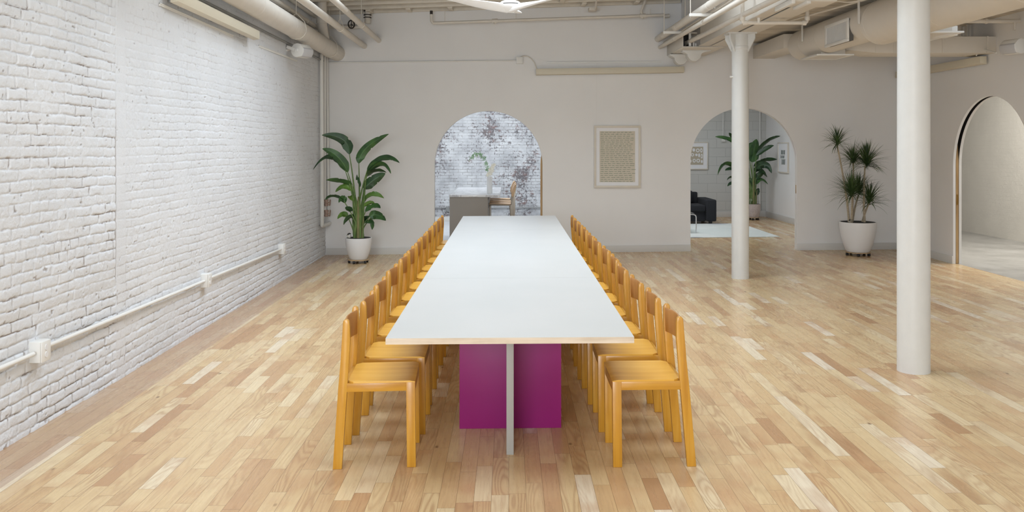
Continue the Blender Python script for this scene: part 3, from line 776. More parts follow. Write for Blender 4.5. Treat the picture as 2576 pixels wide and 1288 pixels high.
LY = [4.54,5.07,5.65,6.30,6.92,7.47,8.05,8.57,9.15,9.77,10.33,10.86]
RY = [4.53,5.08,5.63,6.22,6.77,7.34,7.96,8.49,9.09,9.67,10.18,10.67]
LXB = [-0.925,-0.918,-0.928,-0.935,-0.93,-0.93,-0.93,-0.93,-0.93,-0.93,-0.93,-0.925]
RXB = [0.972,0.955,0.935,0.92,0.93,0.925,0.91,0.905,0.90,0.895,0.89,0.885]
LR = [0.05,0.015,0.0,-0.02,0.01,0.0,0.02,-0.01,0.0,0.01,-0.02,0.0]
RR = [0.0,-0.01,0.02,0.0,-0.015,0.01,0.0,0.02,-0.02,0.0,0.01,0.0]
for i in range(12):
    for side, Yl, Xl, Rl, word in (('L', LY, LXB, LR, 'left'), ('R', RY, RXB, RR, 'right')):
        if i == 0: lab = 'honey wooden chair nearest the camera on the %s side of the table' % word
        elif i == 11: lab = 'honey wooden chair at the far end of the %s row, by the table end' % word
        else: lab = 'honey wooden chair, %s from the near end in the row on the table\'s %s' % (ORD[i], word)
        place_chair(Xl[i], Yl[i]+0.2, side, Rl[i], lab)

# ------------------------------------------------------------------ columns and beam
def column(x, y, r, top, label, knob=False):
    t = thing('column', label, 'column', (x, y, fz(x)))
    mb = MB(); z0 = fz(x)-0.01
    mb.lathe([(0,z0),(r*1.01,z0),(r*1.005,z0+0.02),(r,z0+0.05),(r*0.995,1.5),(r*0.97,top-0.3),(r*0.97,top),(0,top)], (x,y,0), 48)
    mb.build('shaft', M['column'], t)
    # capital: plate on four flared fins
    mb = MB(); mb.lathe([(r*0.97,top-0.21),(r*1.04,top-0.20),(r*1.04,top-0.17),(r*0.97,top-0.16)], (x,y,0), 48)
    mb.box(x-0.175, x+0.175, y-0.12, y+0.12, top-0.018, top)
    for an in (0.62, PI-0.62, PI+0.62, -0.62):
        R_ = Matrix.Translation((x, y, 0)) @ Matrix.Rotation(an, 4, 'Z'); e = 0.190
        f = lambda p, q, d, R_=R_: R_ @ Vector((p, d, q))
        mb.prism([(r*0.85, top-0.235), (r*1.0, top-0.235), (e, top-0.075), (e, top-0.018), (r*0.4, top-0.018)], -0.012, 0.012, f)
    mb.build('capital', M['column'], t)
    if knob:
        mb = MB(); mb.cyl((x-r-0.028, y-0.02, 2.51), (x-r*0.9, y-0.02, 2.51), 0.012, 12); mb.build('stub', M['white'], t)
    return t
column(2.948, 6.37, 0.1125, 3.05, 'thick white round iron column nearer the camera, right of the table')
column(2.855, 10.79, 0.1045, 3.05, 'white round iron column standing before the lounge arch, flared brackets at top', True)
t = thing('ceiling_beam', 'long white double steel beam resting on the iron columns', 'beam', (2.86, 6, 3.05))
mb = MB(); mb.box(2.65, 2.795, FY+0.2, 12.2, 3.05, 3.062); mb.box(2.825, 3.07, FY+0.2, 12.2, 3.05, 3.062)
mb.build('bottom_plate', M['duct'], t, bevel=0.002)
mb = MB(); mb.box(2.67, 2.69, FY+0.2, 12.2, 3.062, 3.34); mb.box(3.03, 3.05, FY+0.2, 12.2, 3.062, 3.24); mb.build('web', M['duct'], t)
mb = MB(); mb.box(2.8, 2.82, FY+0.2, 12.2, 3.075, 3.09); mb.build('gap_shade_strip', M['steel_gap_shade'], t)  # near-black strip painting the shade in the slot between the plates
mb = MB(); mb.box(2.66, 3.07, FY, BY, 3.34, 4.05); struct(mb.build('wall_bulkhead', M['wall']))
for k in range(6):
    y = 9.9+0.22*k
    mb = MB(); mb.sphere((2.668, y, 3.12), 0.007, 8); o = mb.build('rivet', M['duct'], t)

# beam-end ironwork by the back wall
t = thing('beam_hanger', 'dark open steel bracket where the beam meets the back wall', 'bracket', (2.6, 12.9, 3.05))
mb = MB(); mb.box(2.44, 2.455, 12.3, BY, 3.06, 3.24); mb.box(2.44, 2.60, 12.3, BY, 3.045, 3.06); mb.box(2.44, 2.65, 12.3, 12.5, 3.24, 3.255); mb.build('white_channel', M['duct'], t, bevel=0.002)
mb = MB(); mb.box(2.50, 2.66, 12.75, 13.4, 3.065, 3.30); mb.box(2.456, 2.475, 12.3, 12.32, 3.06, 3.24); mb.build('steel_core', M['steel_gap_shade'], t)
mb = MB(); mb.box(2.53, 2.56, 12.28, 12.31, 3.06, 3.24); mb.cyl((2.60,12.3,3.05),(2.60,12.3,3.12),0.012,10); mb.cyl((2.63,12.3,3.05),(2.63,12.3,3.10),0.010,10); mb.build('bolts', M['white'], t)
def scroll(cx, y0, y1, zt, label):
    mb = MB(); pr = [(-0.19,0),(-0.19,-0.022),(-0.15,-0.04),(-0.13,-0.055)]
    for k in range(11): a = PI+PI*k/10; pr.append((-0.02+0.10*math.cos(a), -0.055+0.105*math.sin(a)))
    pr += [(0.11,-0.035),(0.16,-0.018),(0.22,-0.012),(0.22,0)]
    mb.prism([(cx+a, zt+b) for a, b in pr], y0, y1, lambda a, b, d: (a, d, b))
    tag(mb.build('scroll_bracket', M['column'], bevel=0.006), label, 'bracket', 'scroll brackets under the beam end')
scroll(2.70, 12.62, 12.78, 3.04, 'white rounded iron scroll bracket under the beam end, nearer the camera')
scroll(2.60, 13.10, 13.26, 3.035, 'white rounded iron scroll bracket under the beam end, against the back wall')
mb = MB(); mb.box(2.46, 3.02, 12.25, 13.48, 3.040, 3.05); tag(mb.build('beam_end_plate', M['duct'], bevel=0.002), 'flat white steel plate above the two scroll brackets', 'steel plate')

# ------------------------------------------------------------------ pipes
def lerp(a, b, t): return a+(b-a)*t
def extend(p0, p1, y):   # extend the line p1->p0 to depth y
    t = (y-p1.y)/(p0.y-p1.y); return p1+(p0-p1)*t
def pipe(name, pts, r, label, cat='pipe', mat='pipe', group=None, collars=(), cr=1.12, cw=0.03):
    t = thing(name, label, cat, tuple(pts[0]), group)
    mb = MB(); mb.tube(pts, r, 22); mb.build('tube', M[mat], t)
    for c, d in collars:
        c = Vector(c); d = Vector(d).normalized()
        mb = MB(); mb.tube([c-d*cw/2, c+d*cw/2], r*cr, 22); mb.build('collar', M[mat], t, bevel=0.002)
    return t
def onl(a, b, y): t = (y-a.y)/(b.y-a.y); return a+(b-a)*t
# big left pipe
a = Vector((-2.65, 13.5, 3.085)); b = Vector((-2.65, 3.0, 3.21))
pipe('waste_pipe', [a, b], 0.122, 'fattest white pipe along the top of the brick wall', collars=[(onl(a,b,y), b-a) for y in (13.0,12.2,11.5,10.5,9.1,7.8,6.5)], cr=1.008, cw=0.02)
a2 = Vector((-2.23, 13.5, 3.196)); b2 = extend(a2, Vector((-2.23, 9.47, 3.24)), 3.0)
pipe('ceiling_pipe', [a2, b2], 0.044, 'white slim pipe hanging right of the fattest pipe, entering the back wall', collars=[(onl(a2,b2,y), b2-a2) for y in (13.2,12.0,10.6)], cr=1.035, cw=0.06)
a3 = Vector((-2.007, 13.5, 3.28)); b3 = extend(a3, Vector((-2.007, 10.03, 3.335)), 3.0)
pipe('ceiling_pipe', [a3, b3], 0.038, 'rightmost of the three white pipes in the left ceiling corner', collars=[(onl(a3,b3,y), b3-a3) for y in (12.9,12.3,11.6,10.7)], cr=1.035, cw=0.06)
a4 = Vector((-2.775, 12.75, 3.37)); b4 = Vector((-2.775, 4.0, 3.44))
pipe('ceiling_pipe', [a4, b4], 0.03, 'white pipe strapped to the brick wall above the fattest pipe', collars=[(onl(a4,b4,y), b4-a4) for y in (12.0,11.0,10.0)], cr=1.2)
a5 = Vector((-2.79, 12.6, 3.52)); b5 = Vector((-2.79, 4.0, 3.58))
pipe('ceiling_pipe', [a5, b5], 0.025, 'thin white pipe highest on the brick wall')
c = Vector((-2.66, 12.43, 3.95))
pipe('vent_stack', [c, Vector((-2.66,12.43,3.42)), Vector((-2.655,12.5,3.30)), Vector((-2.65,12.62,3.15))], 0.07, 'white vertical stack pipe dropping into the fattest pipe', collars=[((-2.66,12.43,3.44),(0,0,1))], cw=0.09, cr=1.1)
# clevis hangers
def hanger(c, r, ztop, label):
    t = thing('pipe_hanger', label, 'pipe hanger', (c.x, c.y, ztop), 'white clevis hangers of the ceiling pipes')
    mb = MB(); mb.cyl((c.x, c.y, c.z+r+0.06), (c.x, c.y, ztop), 0.005, 8); mb.build('rod', M['pipe'], t)
    mb = MB(); pts = [Vector((c.x+(r+0.004)*math.cos(a)*1.02, c.y, c.z+(r+0.004)*math.sin(a))) for a in [PI+PI*k/10 for k in range(11)]]
    pts = [Vector((c.x-0.012, c.y, c.z+r+0.065)), Vector((c.x-r*0.85, c.y, c.z+r*0.75))]+pts+[Vector((c.x+r*0.85, c.y, c.z+r*0.75)), Vector((c.x+0.012, c.y, c.z+r+0.065))]
    mb.tube(pts, 0.005, 6); mb.build('loop', M['pipe'], t)
hanger(onl(a2,b2,11.55), 0.044, 3.70, 'white clevis hanger on the slim pipe right of the fattest pipe')
hanger(onl(a3,b3,11.9), 0.038, 3.72, 'white clevis hanger on the rightmost left-corner pipe')
hanger(onl(a,b,12.9), 0.122, 3.68, 'white clevis hanger on the fattest pipe beside its stack')
hanger(onl(a,b,10.9), 0.122, 3.68, 'white clevis hanger on the fattest pipe above the speaker')
# valve with dark hand wheel behind the slim pipes
t = thing('gate_valve', 'dark hand-wheel valve behind the left corner pipes', 'valve', (-2.3, 13.3, 3.45))
mb = MB(); mb.cyl((-2.72,13.3,3.47),(-2.22,13.3,3.47),0.032,16); mb.cyl((-2.38,13.3,3.47),(-2.38,13.3,3.62),0.022,12); mb.cyl((-2.15,13.3,3.52),(-2.15,13.3,3.72),0.045,16); mb.build('body', M['pipe'], t)
mb = MB(); pts = [Vector((-2.37+0.042*math.cos(k*PI/10), 13.16+0.02*math.cos(k*PI/10), 3.485+0.06*math.sin(k*PI/10))) for k in range(21)]
mb.tube(pts, 0.010, 8); mb.cyl((-2.37,13.3,3.485),(-2.37,13.14,3.485),0.010,8); mb.box(-2.375,-2.365,13.15,13.165,3.43,3.545); mb.build('hand_wheel', M['dark_metal'], t)
mb = MB()
for z in (3.60, 3.64, 3.70): mb.lathe([(0,0),(0.06,0),(0.06,0.012),(0,0.012)], (-2.15,13.3,z-0.0), 20)
mb.build('flange', M['dark_metal'], t)

# grey conduit, picture rails and light strip on the brick wall
g0 = Vector((-2.80, 13.35, 2.935)); g1 = Vector((-2.80, 4.0, 3.04))
tag(MB().tube([g0, g1], 0.013, 12).build('conduit', M['grey_metal']), 'grey metal conduit running behind the light strip on the brick wall', 'conduit')
def rail(p, q, n, label, h=0.028, d=0.012):
    p = Vector(p); q = Vector(q); n = Vector(n)
    mb = MB(); up = Vector((0,0,h/2))
    mb.hexa([p-up, q-up, q-up+n*d, p-up+n*d, p+up, q+up, q+up+n*d, p+up+n*d])
    mb.hexa([p+up-Vector((0,0,0.005)), q+up-Vector((0,0,0.005)), q+up-Vector((0,0,0.005))+n*(d+0.006), p+up-Vector((0,0,0.005))+n*(d+0.006), p+up, q+up, q+up+n*(d+0.006), p+up+n*(d+0.006)])
    tag(mb.build('picture_rail', M['white']), label, 'picture rail', 'picture hanging rails on the walls')
rail((LX+0.001, 7.07, 2.812), (LX+0.001, 8.95, 2.785), (1,0,0), 'thin picture rail on the brick wall below the light strip', h=0.022, d=0.010)
rail((LX+0.001, 9.88, 2.79), (LX+0.001, 11.66, 2.79), (1,0,0), 'thin picture rail on the brick wall below the round speaker', h=0.022, d=0.010)
rail(P(1376,158,BY-0.001), P(1664,156,BY-0.001), (0,-1,0), 'thin picture rail on the back wall above the light strip')
def light_strip(c0, c1, wall_n, label, h=0.098, d=0.085, off=0.03):
    """long boxy wall light; c0,c1 = ends of its rear centre line"""
    c0 = Vector(c0); c1 = Vector(c1); n = Vector(wall_n); t = thing('light_strip', label, 'light', tuple((c0+c1)/2), 'beige boxy light strips high on the walls')
    up = Vector((0,0,1)); o0 = n*off; o1 = n*(off+d)
    mb = MB(); mb.hexa([c0+o0-up*h/2, c1+o0-up*h/2, c1+o1-up*h*0.42, c0+o1-up*h*0.42, c0+o0+up*h/2, c1+o0+up*h/2, c1+o1+up*h/2, c0+o1+up*h/2])
    mb.build('cover', M['beige'], t, bevel=0.003)
    ax = (c1-c0).normalized(); L = (c1-c0).length
    for k in (0.06, 0.5, 0.94):
        p = c0+ax*L*k; mb = MB(); mb.hexa([p-ax*0.03-up*0.03, p+ax*0.03-up*0.03, p+ax*0.03-up*0.03+n*(off+0.002), p-ax*0.03-up*0.03+n*(off+0.002), p-ax*0.03+up*0.05, p+ax*0.03+up*0.05, p+ax*0.03+up*0.05+n*(off+0.002), p-ax*0.03+up*0.05+n*(off+0.002)])
        mb.build('bracket', M['grey_metal'], t)
    return t
light_strip((LX+0.01, 7.14, 2.887), (LX+0.01, 9.46, 2.855), (1,0,0), 'beige boxy light strip on the left brick wall under the pipes', d=0.07, off=0.055)
light_strip(P(1348,182.5,BY-0.001), P(1718,176.5,BY-0.001), (0,-1,0), 'beige boxy light strip on the back wall above the framed handwriting')
light_strip((RX-0.001, 13.36, 2.735), (RX-0.001, 10.96, 2.735), (-1,0,0), 'beige boxy light strip on the right wall behind the near column')

# back wall conduit with box and flexible lead
t = thing('conduit', 'thin white conduit along the back wall ending in a square box', 'conduit', tuple(P(1060,155,BY-0.02)))
mb = MB(); mb.tube([P(826,157.5,BY-0.014), P(1300,152.5,BY-0.014)], 0.012, 12); mb.build('tube', M['white'], t)
mb = MB(); q = P(1307,152.5,BY); mb.box(q.x-0.05, q.x+0.05, BY-0.055, BY-0.001, q.z-0.052, q.z+0.052); mb.build('box', M['white'], t, bevel=0.003)
mb = MB(); pts = [P(x,y,BY-0.02) for x, y in ((1310,143),(1318,141),(1328,142),(1337,148),(1344,157),(1348,167),(1350,173))]; mb.tube(pts, 0.009, 8); mb.build('flexible_lead', M['pipe'], t)

# sprinkler branch under the ceiling, back wall
t = thing('sprinkler_pipe', 'white threaded sprinkler pipe crossing the back wall near the ceiling', 'pipe', tuple(P(1085,56,12.9)))
Q = lambda x, y: P(x, y, 13.2)
mb = MB(); mb.tube([Q(1088,58), Q(1672,37.5)], 0.021, 14); mb.tube([Q(1085,30), Q(1085,52), Q(1089,58)], 0.021, 12)
mb.tube([Q(1616,40), Q(1613,28), Q(1618,16), Q(1622,4), Q(1622,-8)], 0.020, 12); mb.build('tube', M['pipe'], t)
mb = MB()
for x, y in ((1245,52.5),(1617,39.5)): mb.tube([Q(x-7,y+0.25), Q(x+7,y-0.25)], 0.032, 14); mb.tube([Q(x,y), Q(x,y+7)], 0.02, 10)
mb.tube([Q(1672,41), Q(1684,39)], 0.028, 12); mb.build('fitting', M['pipe'], t)
mb = MB(); mb.cyl(Q(1085,27), Q(1085,36), 0.022, 12); mb.build('coupling', M['dark_metal'], t)
for px, pt in ((1119,46),(1298,38),(1636,33)):
    mb = MB(); y = 58-(px-1088)*20.5/584; mb.cyl(Q(px, y), Q(px, 22), 0.004, 6); mb.build('rod', M['pipe'], t)
tag(MB().box(P(1480,17,13.25).x, P(1500,17,13.25).x, 13.1, 13.3, P(0,28,13.2).z, P(0,19,13.2).z).build('junction_box', M['pipe'], bevel=0.003), 'square white junction box at the joists above the back wall', 'junction box')
tag(MB().tube([Vector((1.30, 13.15, 3.70)), Vector((1.02, 9.5, 3.74)), Vector((1.0, 6.0, 3.72))], 0.014, 8).build('conduit', M['pipe']), 'thin white conduit under the joists leading to the square junction box', 'conduit')

# corner risers
p0 = Vector((-2.785, 13.0, 3.02)); 
pipe('riser_pipe', [p0, Vector((-2.775,13.0,0.50)), Vector((-2.78,13.02,0.47)), Vector((-2.775,13.06,0.46)), Vector((-2.765,13.3,0.465)), Vector((-2.76,13.49,0.47))], 0.027, 'white vertical pipe in the corner, leftmost, with an elbow at its foot', mat='white')
pipe('riser_pipe', [Vector((-2.785,13.22,3.02)), Vector((-2.785,13.22,0.66))], 0.022, 'white vertical pipe in the corner, between the two others', mat='white')
pipe('riser_pipe', [Vector((-2.79,13.40,3.02)), Vector((-2.765,13.40,0.62))], 0.020, 'white vertical pipe in the corner, tight against the back wall', mat='white')
for z, s in ((0.80, 'upper'), (0.64, 'lower')):
    t = thing('corner_valve', '%s of two rusty valves at the foot of the corner pipes' % s, 'valve', (-2.75, 13.2, z), 'rusty valves on the corner pipes')
    mb = MB(); mb.cyl((-2.755,13.2,z-0.05),(-2.755,13.2,z+0.05),0.030,14); mb.lathe([(0,0),(0.036,0),(0.036,0.012),(0,0.012)],(-2.755,13.2,z+0.03),16); mb.lathe([(0,0),(0.036,0),(0.036,0.012),(0,0.012)],(-2.755,13.2,z-0.04),16); mb.build('body', M['rust'], t)
    mb = MB(); pts = [Vector((-2.70+0.004*math.sin(k*PI/8), 13.2+0.04*math.cos(k*PI/8), z+0.045*math.sin(k*PI/8))) for k in range(17)]; mb.tube(pts, 0.006, 6); mb.cyl((-2.755,13.2,z),(-2.70,13.2,z),0.007,8)
    mb.build('wheel', M['rust'], t)

# pipes left of the beam
m1a, m1b = Vector((2.30,13.5,3.306)), Vector((2.30,3.0,3.20))
pipe('ceiling_pipe', [m1a, m1b], 0.05, 'thick lagged pipe on the trapeze hangers left of the beam', collars=[(onl(m1a,m1b,y), m1b-m1a) for y in (13.0,11.9,10.0)], cr=1.06, cw=0.015)
m2a, m2b = Vector((2.33,13.5,3.178)), Vector((2.34,3.0,3.06))
pipe('ceiling_pipe', [m2a, m2b], 0.030, 'slim pipe clipped beneath the trapeze hangers left of the beam', collars=[(onl(m2a,m2b,y), m2b-m2a) for y in (12.3,10.5)], cr=1.1)
m3a, m3b = Vector((2.55,12.95,3.14)), Vector((2.55,3.0,2.985))
pipe('ceiling_pipe', [m3a, m3b], 0.030, 'slim pipe close against the left face of the beam', collars=[(onl(m3a,m3b,y), m3b-m3a) for y in (11.75,9.05)], cr=1.1, cw=0.02)
for k, (xx, zz, lab) in enumerate(((2.385, 3.262, 'thin conduit lying on the trapeze hangers, nearer the lagged pipe'), (2.42, 3.262, 'thin conduit lying on the trapeze hangers, nearer the beam'))):
    tag(MB().tube([Vector((xx,13.45,zz-0.015)), Vector((xx,3.0,zz-0.03))], 0.010, 8).build('conduit', M['pipe']), lab, 'conduit')
for y, s in ((12.1, 'farther'), (10.35, 'nearer')):
    t = thing('trapeze_hanger', 'white strut trapeze carrying the pipes left of the beam, %s one' % s, 'pipe hanger', (2.29, y, 3.2), 'trapeze hangers left of the beam')
    mb = MB(); zt = 3.245 if y > 11 else 3.228; mb.box(2.135, 2.45, y-0.02, y+0.02, zt-0.036, zt); mb.build('strut', M['white'], t, bevel=0.003)
    for x in (2.15, 2.47):
        mb = MB(); mb.cyl((x if x<2.3 else 2.44, y, zt-0.05), (x if x<2.3 else 2.44, y, 3.83), 0.006, 8); mb.build('rod', M['pipe'], t)
# pipe looping under the beam
Yl = 9.49
pipe('sprinkler_loop', [Vector((2.536,Yl,3.84)), Vector((2.536,Yl,3.03)), Vector((2.545,Yl,3.005)), Vector((2.57,Yl,2.998)), Vector((3.20,Yl,2.998)), Vector((3.228,Yl,3.008)), Vector((3.238,Yl,3.035)), Vector((3.238,Yl,3.24))], 0.021,
     'white pipe looping under the beam in front of the column head', collars=[((2.565,Yl,2.998),(1,0,0)),((3.205,Yl,2.998),(1,0,0)),((2.536,Yl,3.04),(0,0,1)),((3.238,Yl,3.045),(0,0,1))], cr=1.35, cw=0.04)
t = thing('pipe_strap', 'small white strap with a frayed black wire holding the looping pipe', 'strap', (2.70, Yl, 3.05))
mb = MB(); mb.box(2.69, 2.715, Yl-0.03, Yl-0.022, 2.995, 3.11); mb.build('strap', M['white'], t)
mb = MB()
for k in range(7):
    an = random.uniform(0, 2*PI); mb.tube([Vector((2.70,Yl-0.03,3.10)), Vector((2.70+0.03*math.cos(an),Yl-0.03,3.115+0.012*math.sin(an))), Vector((2.70+0.045*math.cos(an),Yl-0.035,3.11))], 0.0022, 5)
mb.build('wire', M['black'], t)
# plate light mount under the beam
t = thing('beam_mount', 'white flat mounting plate with two angle brackets under the beam', 'mount', (2.8, 8.4, 3.03))
mb = MB(); mb.box(2.66, 3.06, 8.15, 8.5, 3.012, 3.049); mb.build('plate', M['duct'], t, bevel=0.003)
mb = MB(); mb.box(2.62, 2.655, 8.1, 8.62, 2.985, 3.03); mb.box(2.76, 2.80, 8.1, 8.5, 2.985, 3.012); mb.build('bracket', M['white'], t, bevel=0.002)

# ------------------------------------------------------------------ duct in the right bay
def spiral(x, z, r, y0, y1, step=0.6):
    mb = MB(); mb.tube([(x,y0,z),(x,y1,z)], r, 56)
    return mb
t = thing('air_duct', 'large white round air duct along the right bay ceiling', 'air duct', (3.95, 9.0, 3.0))
mb = spiral(3.95, 3.01, 0.20, 9.25, 11.75)
prof = [(0.20*math.cos(a), 0.20*math.sin(a)*0.45) for a in [PI/2*k/8 for k in range(9)]]
mb.lathe(prof, n=56, M=Matrix.Translation((3.95, 11.75, 3.01)) @ Matrix.Rotation(-PI/2, 4, 'X')); mb.build('far_section', M['duct'], t)
mb = spiral(3.955, 2.973, 0.236, -3.0, 9.28); mb.build('near_section', M['duct'], t)
for x, z, r, y in ((3.95,3.01,0.20,11.35),(3.95,3.01,0.20,10.75),(3.955,2.973,0.236,9.2),(3.955,2.973,0.236,7.9),(3.955,2.973,0.236,6.6)):
    mb = MB(); mb.tube([(x,y-0.006,z),(x,y+0.006,z)], r*1.007, 56)
    mb.build('seam_band', M['duct'], t)

t2 = thing('branch_duct', 'boxy white branch duct between the round duct and the back wall', 'air duct', (3.95, 12.8, 3.08))
mb = MB(); mb.box(3.77, 4.10, 12.0, BY, 3.0, 3.195); mb.build('casing', M['duct'], t2, bevel=0.004)
t2 = thing('branch_duct', 'flat white boxed duct crossing to the right wall behind the near column', 'air duct', (5.3, 10.9, 2.9))
mb = MB(); mb.box(4.53, RX, 10.8, 11.3, 2.81, 3.012); mb.hexa([(4.20,10.9,2.86),(4.53,10.8,2.81),(4.53,11.3,2.81),(4.20,11.2,2.86),(4.20,10.9,3.0),(4.53,10.8,3.012),(4.53,11.3,3.012),(4.20,11.2,3.0)])
mb.build('casing', M['duct'], t2, bevel=0.003)
mb = MB()
for x in (4.75, 5.35, 5.9): mb.box(x, x+0.02, 10.79, 10.8, 2.81, 3.015)
mb.build('flange', M['duct'], t2)
def register(cx, y0, y1, z0, z1):
    t = thing('air_register', 'square louvred air register on the side of the round duct', 'air vent', (cx, (y0+y1)/2, (z0+z1)/2))
    mb = MB(); f = 0.035
    mb.box(cx-0.02, cx, y0, y1, z0, z0+f); mb.box(cx-0.02, cx, y0, y1, z1-f, z1); mb.box(cx-0.02, cx, y0, y0+f*1.6, z0+f, z1-f); mb.box(cx-0.02, cx, y1-f*1.6, y1, z0+f, z1-f)
    mb.build('frame', M['white'], t, bevel=0.003)
    mb = MB(); mb.box(cx-0.004, cx+0.05, y0+0.01, y1-0.01, z0+0.01, z1-0.01); mb.build('backing', M['vent_dark'], t)
    mb = MB(); n = 30
    for k in range(n):
        y = y0+f*1.6+(y1-y0-3.2*f)*(k+0.5)/n; mb.box(cx-0.014, cx-0.005, y-0.0022, y+0.0022, z0+f, z1-f)
    mb.build('louvres', M['white'], t)
register(3.745, 9.62, 10.32, 2.815, 3.075)
def diffuser(x0, x1, y0, y1, z, label, zn):
    t = thing('ceiling_diffuser', label, 'air vent', ((x0+x1)/2, (y0+y1)/2, z), 'flat air diffusers under the duct')
    mb = MB(); f = 0.05
    mb.box(x0, x1, y0, y0+f, z, z+0.018); mb.box(x0, x1, y1-f, y1, z, z+0.018); mb.box(x0, x0+f, y0+f, y1-f, z, z+0.018); mb.box(x1-f, x1, y0+f, y1-f, z, z+0.018); mb.build('frame', M['white'], t, bevel=0.003)
    mb = MB(); mb.box(x0+0.08, x1-0.08, y0+0.08, y1-0.08, z+0.018, zn); mb.build('neck', M['duct'], t)
    mb = MB(); n = 16
    for k in range(n):
        y = y0+f+(y1-y0-2*f)*(k+0.5)/n; mb.box(x0+f, x1-f, y-0.009, y+0.007, z+0.004, z+0.010)
    mb.build('louvres', M['duct'], t)
diffuser(3.79, 4.25, 10.76, 11.36, 2.775, 'flat white air diffuser under the far end of the round duct', 2.86)
diffuser(3.93, 4.47, 8.58, 9.3, 2.775, 'flat white air diffuser partly behind the near column', 2.86)
mb = MB(); mb.box(4.1, 4.62, 9.0, 9.25, 2.80, 2.90); tag(mb.build('duct_boot', M['white'], bevel=0.004), 'white box above the air diffuser right of the near column', 'air duct')
for y, lab in ((11.15, 'thin strap hanger around the far end of the round duct'), (9.26, 'thin strap hanger around the middle of the round duct')):
    r = 0.205 if y > 10 else 0.241; zc_ = 3.01 if y > 10 else 2.973
    mb = MB(); mb.box(3.95-r-0.012, 3.95-r+0.002, y-0.014, y+0.014, zc_-0.02, 3.24); tag(mb.build('duct_strap', M['white']), lab, 'strap', 'strap hangers of the round duct')
pipe('sprinkler_pipe', [Vector((4.45,10.3,3.13)), Vector((RX,10.3,3.13))], 0.024, 'white sprinkler pipe crossing above the boxed duct at far right', collars=[((5.62,10.3,3.13),(1,0,0))], cr=1.3)
tag(MB().tube([Vector((5.93,10.25,3.11)), Vector((5.93,10.25,3.02))], 0.014, 8).build('sprinkler', M['pipe']), 'small white sprinkler head hanging by the right wall', 'sprinkler')
for y, s in ((11.55, 'left'), (11.38, 'right')):
    mb = MB(); mb.cyl((5.97, y, 3.06), (5.97, y, 3.24), 0.02, 12); mb.cyl((5.97,y,3.05),(5.97,y,3.08),0.034,12); tag(mb.build('pipe_stub', M['pipe']), 'short white pipe stub high on the right wall, %s of a pair' % s, 'pipe', 'pipe stubs on the right wall')
pipe('ceiling_pipe', [Vector((3.1,12.5,3.19)), Vector((3.78,9.0,3.20))], 0.012, 'thin white cable pipe under the right bay planks')
mb = MB(); pts = [Vector((3.12+0.62*k/12, 8.9-0.2*k/12, 3.22-0.11*math.sin(PI*k/12))) for k in range(13)]; mb.tube(pts, 0.006, 6)
tag(mb.build('cable', M['pipe']), 'thin white cable sagging between beam and round duct', 'cable')

# ------------------------------------------------------------------ speakers
def speaker(loc, yaw, pitch, label, wall_pt):
    t = thing('speaker', label, 'speaker', tuple(loc), 'white wall speakers with round cheeks')
    R_ = Matrix.Translation(loc) @ Matrix.Rotation(yaw, 4, 'Z') @ Matrix.Rotation(pitch, 4, 'Y')
    # local: axis = Y, grille faces +X
    r = 0.088; L = 0.105
    prof = [(r*math.cos(a), r*math.sin(a)) for a in [math.radians(55)+math.radians(250)*k/26 for k in range(27)]]
    prof += [(0.095, -0.05), (0.105, 0.0), (0.095, 0.05)]
    mb = MB(); mb.prism(prof, -L, L, lambda p, q, d: R_ @ Vector((p, d, q))); mb.build('body', M['white'], t, bevel=0.006)
    mb = MB(); g = [(0.05,-0.07),(0.098,-0.048),(0.109,0.0),(0.098,0.048),(0.05,0.07)]
    mb.prism(g, -L*0.93, L*0.93, lambda p, q, d: R_ @ Vector((p+0.003, d, q))); mb.build('grille', M['grille'], t, bevel=0.004)
    mb = MB(); mb.tube([R_ @ Vector((0,-L-0.014,0)), R_ @ Vector((0,-L+0.005,0))], 0.024, 20); mb.build('knob', M['white'], t, bevel=0.003)
    mb = MB(); e = R_ @ Vector((0,-L-0.008,0)); w = Vector(wall_pt)
    mb.hexa([R_ @ Vector(v) for v in ((-0.15,-L-0.012,-0.018),(0,-L-0.012,-0.018),(0,-L-0.004,-0.018),(-0.15,-L-0.004,-0.018),(-0.15,-L-0.012,0.018),(0,-L-0.012,0.018),(0,-L-0.004,0.018),(-0.15,-L-0.004,0.018))])
    mb.hexa([R_ @ Vector(v) for v in ((-0.155,-L-0.012,-0.02),(-0.147,-L-0.012,-0.02),(-0.147,L,-0.02),(-0.155,L,-0.02),(-0.155,-L-0.012,0.02),(-0.147,-L-0.012,0.02),(-0.147,L,0.02),(-0.155,L,0.02))])
    mb.tube([R_ @ Vector((-0.15,0,0)), w], 0.014, 10)
    mb.build('bracket', M['white'], t)
speaker(Vector((-2.64, 11.15, 2.87)), math.radians(-24), math.radians(18), 'white round-cheeked speaker on the left brick wall under the pipes', (LX, 11.1, 2.87))
speaker(Vector((5.80, 10.05, 2.80)), math.radians(180+20), math.radians(18), 'white round-cheeked speaker on the right wall at the frame edge', (RX, 10.05, 2.80)) 
mb = MB(); pts = [PX(2456,140,5.9), PX(2460,131,5.9), PX(2468,126,5.9), PX(2478,125,5.88), PX(2490,128,5.85), PX(2506,133,5.82)]
mb.tube(pts, 0.009, 8); tag(mb.build('cable', M['white']), 'white curved cable between the right wall light strip and speaker', 'cable')

